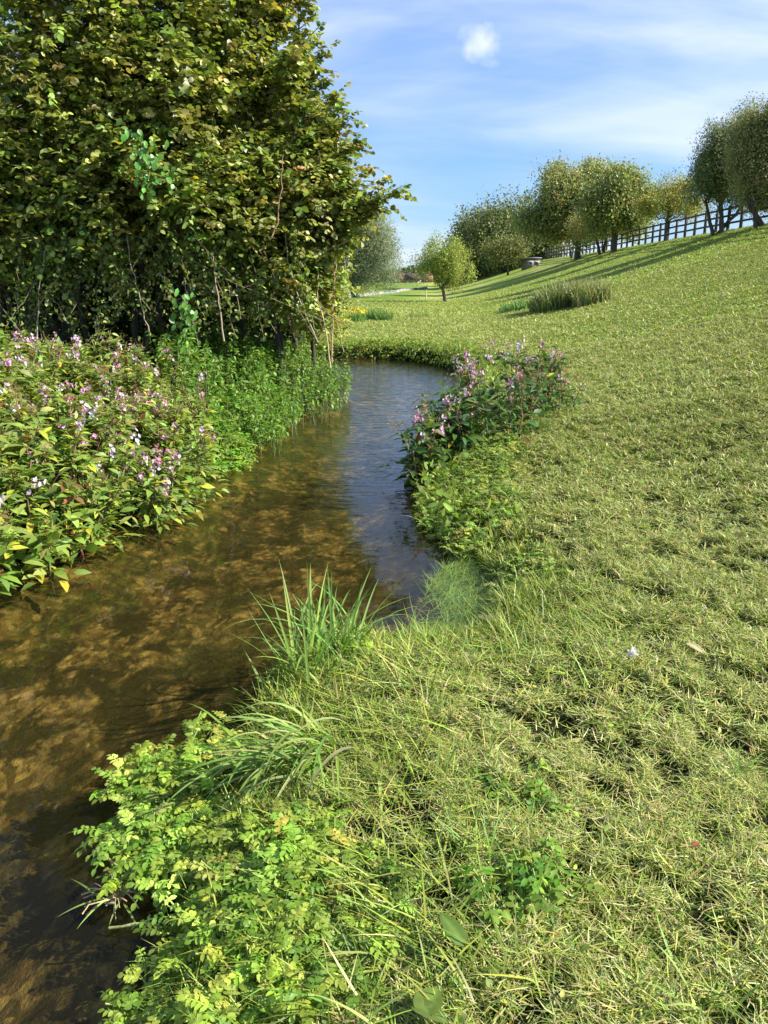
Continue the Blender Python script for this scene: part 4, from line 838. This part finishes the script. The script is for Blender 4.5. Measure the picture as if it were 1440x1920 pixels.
slope_tree('thorn_tree', 1247, 452, 328, [(1240, 0, .58, 40, .20), (1262, 0, .62, 34, .24), (1250, 0, .82, 30, .16), (1212, 0, .50, 22, .14), (1285, 0, .50, 24, .14)], 205, 30000, (.08, .15), YEL + [(.10, .11, .03)], 'small yellowing thorn tree with a single dark trunk in front of the fence', r0=.12, nl=8)
slope_tree('willow_tree', 1352, 436, 208, [(1345, 0, .52, 52, .30), (1330, 0, .68, 42, .22), (1375, 0, .74, 48, .24), (1310, 0, .40, 34, .22), (1395, 0, .48, 48, .26), (1350, 0, .42, 46, .2)], 206, 120000, (.09, .18), [(0.112, 0.136, 0.056), (0.16, 0.184, 0.08), (0.088, 0.104, 0.045)], 'grey-green bushy willow on the crest with several thin trunks', r0=.09, nl=12, stems=4, ratio=.35)
slope_tree('willow_tree', 1425, 424, 195, [(1430, 0, .60, 50, .30), (1465, 0, .62, 60, .30), (1400, 0, .78, 34, .18), (1440, 0, .82, 44, .18), (1410, 0, .40, 40, .20), (1450, 0, .42, 50, .2)], 207, 120000, (.09, .18), [(0.16, 0.16, 0.072), (0.224, 0.216, 0.096), (0.128, 0.136, 0.056)], 'browner willow with a leaning trunk at the right edge of the crest', r0=.11, nl=10, stems=2, lean=(-.35, 0), ratio=.35)
slope_tree('young_maple', 952, 516, 440, [(948, 0, .60, 30, .26), (930, 0, .52, 18, .2), (962, 0, .75, 18, .18)], 208, 9000, (.16, .3), [(0.11, 0.12, 0.032), (0.085, 0.10, 0.027), (0.14, 0.135, 0.04)], 'small yellow-green tree in front of the dark grove', r0=.12, nl=6)
# willow beyond the bend and shrub under the hazel
b_ = on(-2.9, 74)
tree('grey_willow', b_, [(0, 0, 3.6, 3.0, 2.6, 2.6), (1.6, 0, 4.2, 2.2, 2.0, 2.6), (-.6, 0, 6.4, 2.4, 2.2, 2.2), (1.9, 0, 5.6, 1.5, 1.4, 1.6), (2.2, 0, 2.6, 1.8, 1.5, 1.8), (1.2, 0, 6.2, 1.3, 1.3, 1.4), (-3.0, 0, 4, 2.4, 2, 3)], 211, 80000, (.13, .26), WIL, 'silvery grey willow beyond the river bend, seen past the hazels', .2, 9, gap=.36, ratio=.3)
b_ = on(-1.55, 16.2)
tree('yellow_shrub', b_, [(.2, 0, 1.3, .45, .4, .55), (.1, 0, 1.9, .35, .35, .4), (.45, 0, 1.0, .3, .3, .35), (0, 0, .7, .4, .4, .4)], 212, 9000, (.03, .06), [(0.272, 0.288, 0.048), (0.352, 0.336, 0.064), (0.208, 0.24, 0.048)], 'yellow-green shrub at the river bend behind the dry stalks', .03, 6, cat='bush', stems=3, ratio=.8, gap=.3)

# ------------------------------------------------------------------ fence
FY = np.arange(26, 124, 1.85)
t = thing('post_and_rail_fence', (FX(26), 26, ZC), 'long dark three-rail wooden fence along the top of the grass bank', 'fence'); base = np.array([FX(26), 26, ZC])
FC = (.045, .036, .028); tops = []
for y in FY:
    p = on(FX(y), y); b = Buf(); hh = 1.28 + rng.normal(0, .02); box(b, (0, 0, hh / 2 - .1), (.13, .13, hh + .2), vary(FC, 1, .2)[0], .04)
    o = b.build('post', M_wood, t); o.location = tuple(p - base); tops.append(p)
tops = np.array(tops)
for z in (.35, .75, 1.13):
    b = Buf(); pts = tops - base + [-.085, 0, z]
    for a, c in zip(pts[:-1], pts[1:]):
        h2 = .055; V = np.array([a + [0, 0, -h2], a + [0, 0, h2], c + [0, 0, h2], c + [0, 0, -h2]]); V2 = V + [-.035, 0, 0]
        b.add(np.concatenate([V, V2]), vary(FC, 1, .2)[0], [[0, 1, 2, 3], [7, 6, 5, 4], [1, 5, 6, 2], [0, 3, 7, 4], [0, 4, 5, 1], [3, 2, 6, 7]])
    b.build('rail', M_wood, t)
# shed
p = gnd(995, 502); w = p[1] / FPX; rz = R(20)
t = thing('garden_shed', p, 'small grey timber shed with a pent roof at the foot of the grove', 'shed'); t.rotation_euler = (0, 0, rz)
sw, sd, shh = 26 * w, 20 * w, 14 * w
b = Buf(); box(b, (0, 0, shh / 2 - .2), (sw, sd, shh + .4), (.17, .155, .13)); b.build('wall', M_wood, t)
b = Buf(); V = np.array([[-.58 * sw, -.6 * sd, shh + .25 * shh], [.58 * sw, -.6 * sd, shh + .25 * shh], [.58 * sw, .6 * sd, shh + .02], [-.58 * sw, .6 * sd, shh + .02]]); b.add(np.concatenate([V, V - [0, 0, .12]]), (.16, .165, .17), [[0, 1, 2, 3], [7, 6, 5, 4], [0, 4, 5, 1], [1, 5, 6, 2], [2, 6, 7, 3], [3, 7, 4, 0]]); b.build('roof', M_wood, t)
b = Buf(); box(b, (0, -.6 * sd + .12 * sd, shh * 1.08), (sw * .98, .16 * sd, shh * .2), (.15, .135, .11)); b.build('gable_board', M_wood, t)
for k in (-.25, .22):
    f = Buf(); box(f, (k * sw, -.5 * sd - .03, shh * .58), (.34 * sw, .06, .42 * shh), (.55, .53, .48)); fo = f.build('window', M_wood, t)
    g = Buf(); box(g, (k * sw, -.5 * sd - .065, shh * .58), (.28 * sw, .02, .32 * shh), (.03, .035, .04)); g.build('pane', M_stone, fo)
# stake by the lawn tree
p = gnd(799, 562); b = Buf(); tube(b, [(0, 0, -.1), (0, 0, 17 * p[1] / FPX)], .05, 8, (.50, .42, .26)); o = b.build('wooden_stake', M_wood); o.location = tuple(p); tag(o, 'short pale wooden stake on the lawn left of the solitary tree', 'stake')

# iris clumps and reed bed
def clump(name, u0, u1, v, hpx, n, cols, label, cat, w, flowers=0, tip=None, depth=1.0, lean=.18):
    p = gnd((u0 + u1) / 2, v); s = p[1] / FPX; hw = (u1 - u0) / 2 * s; b = Buf(); t = thing(name, p, label, cat)
    x = rng.uniform(-hw, hw, n); y = rng.uniform(0, depth, n); g = H(p[0] + x, p[1] + y) - p[2]; h = hpx * s * rng.uniform(.6, 1.05, n) * (1 - .35 * (np.abs(x) / hw) ** 3)
    blades(b, np.column_stack([x, y, g - .03]), rng.uniform(0, 6.28, n), np.abs(rng.normal(0, lean, n)), h, w * rng.uniform(.7, 1.4, n), mixc(cols, np.ones(len(cols)), n, .2), rng.uniform(0, .7, n), 4, tip)
    b.build('leaf_blade', M_grass, t)
    if flowers:
        f = Buf(); x = rng.uniform(-hw * .1, hw * .95, flowers); P = np.column_stack([x, rng.uniform(0, depth, flowers), hpx * s * rng.uniform(.7, 1.0, flowers)])
        leaves(f, P, rdir(flowers, .3), rdir(flowers, 1), .13, .11, vary((.70, .60, .03), flowers, .1)); f.build('blossom', M_petal, t)
    return t
IR = [(.09, .20, .04), (.13, .25, .05), (.17, .27, .06)]
clump('iris_clump', 668, 735, 602, 26, 420, IR, 'clump of sword-leaved iris on the lawn beyond the bend', 'plant', .035)
clump('ragwort_clump', 634, 684, 604, 22, 300, IR, 'green clump with yellow flowers beside the sword-leaved iris', 'plant', .03, 34)
clump('weed_patch', 765, 805, 596, 12, 220, [(.17, .24, .05), (.2, .25, .06)], 'small low uncut tuft on the lawn below the wooden stake', 'plant', .03)
RB = [(.10, .18, .04), (.14, .22, .05), (.30, .29, .12), (.38, .33, .16)]
clump('reed_bed', 1016, 1100, 580, 56, 1500, [(.10, .19, .045), (.14, .23, .05), (.22, .24, .08)], 'tall reeds with straw-coloured tops, painted dark as the shaded left part, on the lawn at the foot of the slope', 'reeds', .05, 0, (.27, .29, .11), 2.2, .22)  # shaded left part of the bed, shade mixed into the blade colour
clump('reed_bed', 1085, 1146, 572, 54, 800, [(.17, .25, .06), (.26, .29, .09), (.33, .31, .13)], 'straw and light green reeds, painted paler as the sunlit right end of the reed bed', 'reeds', .05, 0, (.36, .37, .15), 2.0, .25)  # sunlit right part, light put into the paler blade colour
clump('reed_bed', 943, 1018, 582, 22, 420, IR, 'short blue-green reed shoots left of the tall reeds', 'reeds', .045, 0, None, 1.5, .3)

# ------------------------------------------------------------------ far side of the field
b = Buf(); path = np.array([gnd(u, v)[:2] for u, v in ((560, 569), (634, 560.5), (700, 553), (745, 547.5), (800, 541))])
r = np.random.default_rng(77)
lp = np.concatenate([a + (c - a) * np.linspace(0, 1, max(2, int(np.linalg.norm(c - a) / .6)), endpoint=False)[:, None] for a, c in zip(path[:-1], path[1:])]); k = len(lp)
tn = norm(np.gradient(lp, axis=0)); sd_ = np.stack([-tn[:, 1], tn[:, 0]], 1); wd_ = r.uniform(.16, .3, (k, 1)); hg = H(lp[:, 0], lp[:, 1]); top_ = hg + r.uniform(.10, .34, k)
V = np.stack([np.column_stack([lp - sd_ * wd_ * 1.2, hg - .2]), np.column_stack([lp - sd_ * wd_, top_]), np.column_stack([lp + sd_ * wd_, top_ - .03]), np.column_stack([lp + sd_ * wd_ * 1.2, hg - .2])], 1).reshape(-1, 3)
i_ = np.arange(k - 1)[:, None] * 4; b.add(V, np.repeat(vary((.20, .20, .16), k, .3, r), 4, 0), np.concatenate([i_ + [[q, q + 1, q + 5, q + 4]] for q in range(3)]))
tag(b.build('stone_edging', M_stone), 'low pale stone edging along the far green field under the willow', 'low wall')
def house(u, v, Y, wpx, hpx, roofpx, wall, roof, label):
    p = on((u - 720) / FPX * Y * .975, Y); zb = atd(u, v, Y)[2]; s = Y / FPX; w, h, rf = wpx * s, hpx * s, roofpx * s
    p[2] = min(p[2], zb); t = thing('brick_house', p, label, 'house'); up = zb - p[2]
    b = Buf(); box(b, (0, 0, (h + up) / 2 - .5), (w, w * .6, h + up + 1), wall); b.build('wall', M_stone, t)
    b = Buf(); y2 = w * .36; V = np.array([[-w * .54, -y2, h + up], [w * .54, -y2, h + up], [w * .54, y2, h + up], [-w * .54, y2, h + up], [-w * .4, 0, h + up + rf], [w * .4, 0, h + up + rf]])
    b.add(V, roof, [[0, 1, 5, 4], [2, 3, 4, 5], [3, 2, 1, 0]], [[1, 2, 5], [3, 0, 4]]); ro = b.build('roof', M_stone, t)
    b = Buf(); box(b, (w * .2, 0, h + up + rf), (w * .08, w * .08, rf * .9), wall); b.build('chimney', M_stone, ro)
    for k in (-.28, .1, .32):
        b = Buf(); box(b, (k * w, -w * .3 - .04, up + h * .55), (w * .12, .1, h * .35), (.5, .5, .48)); b.build('window', M_stone, t)
house(772, 540, 290, 30, 15, 11, (.34, .17, .12), (.10, .07, .06), 'far red brick house with dark roof between the trees')
house(797, 540, 310, 26, 13, 12, (.36, .18, .13), (.30, .13, .08), 'far house with orange tiled roof behind the solitary tree')
for q, (u, Y, wp, hp, cols, lab) in enumerate(((748, 300, 10, 15, [(.22, .14, .10), (.16, .13, .08)], 'far russet tree left of the red brick house'), (790, 310, 14, 18, [(.10, .11, .06), (.13, .13, .07)], 'far grey-green tree right of the red brick house'), (741, 320, 12, 18, [(.10, .14, .10), (.13, .17, .12)], 'far tree with blue haze in its leaf colour at the edge of the grey willow'), (822, 320, 30, 22, [(.08, .10, .05), (.1, .12, .06)], 'far dull green tree behind the solitary lawn tree'))):  # the bluish tree has distance haze put into its leaf colour
    x = (u - 720) / FPX * Y * .975; b_ = on(x, Y); zb = atd(u, 540, Y)[2]; b_[2] = min(b_[2], zb); s = Y / FPX; h = hp * s + (zb - b_[2]); w = wp * s * .5
    tree('distant_tree', b_, [(0, 0, h * .5, w, w, h * .4), (.3 * w, 0, h * .75, w * .7, w * .7, h * .25), (-.4 * w, 0, h * .45, w * .7, w * .7, h * .3)], 300 + q, 5000, (.4, .8), cols, lab, .2, 5, (0, 0), h * .2, gap=.25)
# far-off wood closing the valley
b = Buf(); nn = 60000; X = rng.uniform(-420, 420, nn); Y = 430 + rng.uniform(0, 40, nn); top = 4 + 7 * fbm(X * .05, Y * .02, 2, 3); g = H(X, Y)
P = np.column_stack([X, Y, g + top * rng.random(nn) ** .7]); chips(b, P, rdir(nn), rdir(nn, .6) + [0, -.6, 0], rng.uniform(1.0, 2.4, nn), rng.uniform(.8, 1.8, nn), mixc([(.06, .085, .035), (.08, .105, .045), (.05, .07, .03)], [1, 1, 1], nn, .2))
tag(b.build('distant_woodland', M_far), 'far-off line of dark woodland closing the valley', 'woodland', kind='stuff')
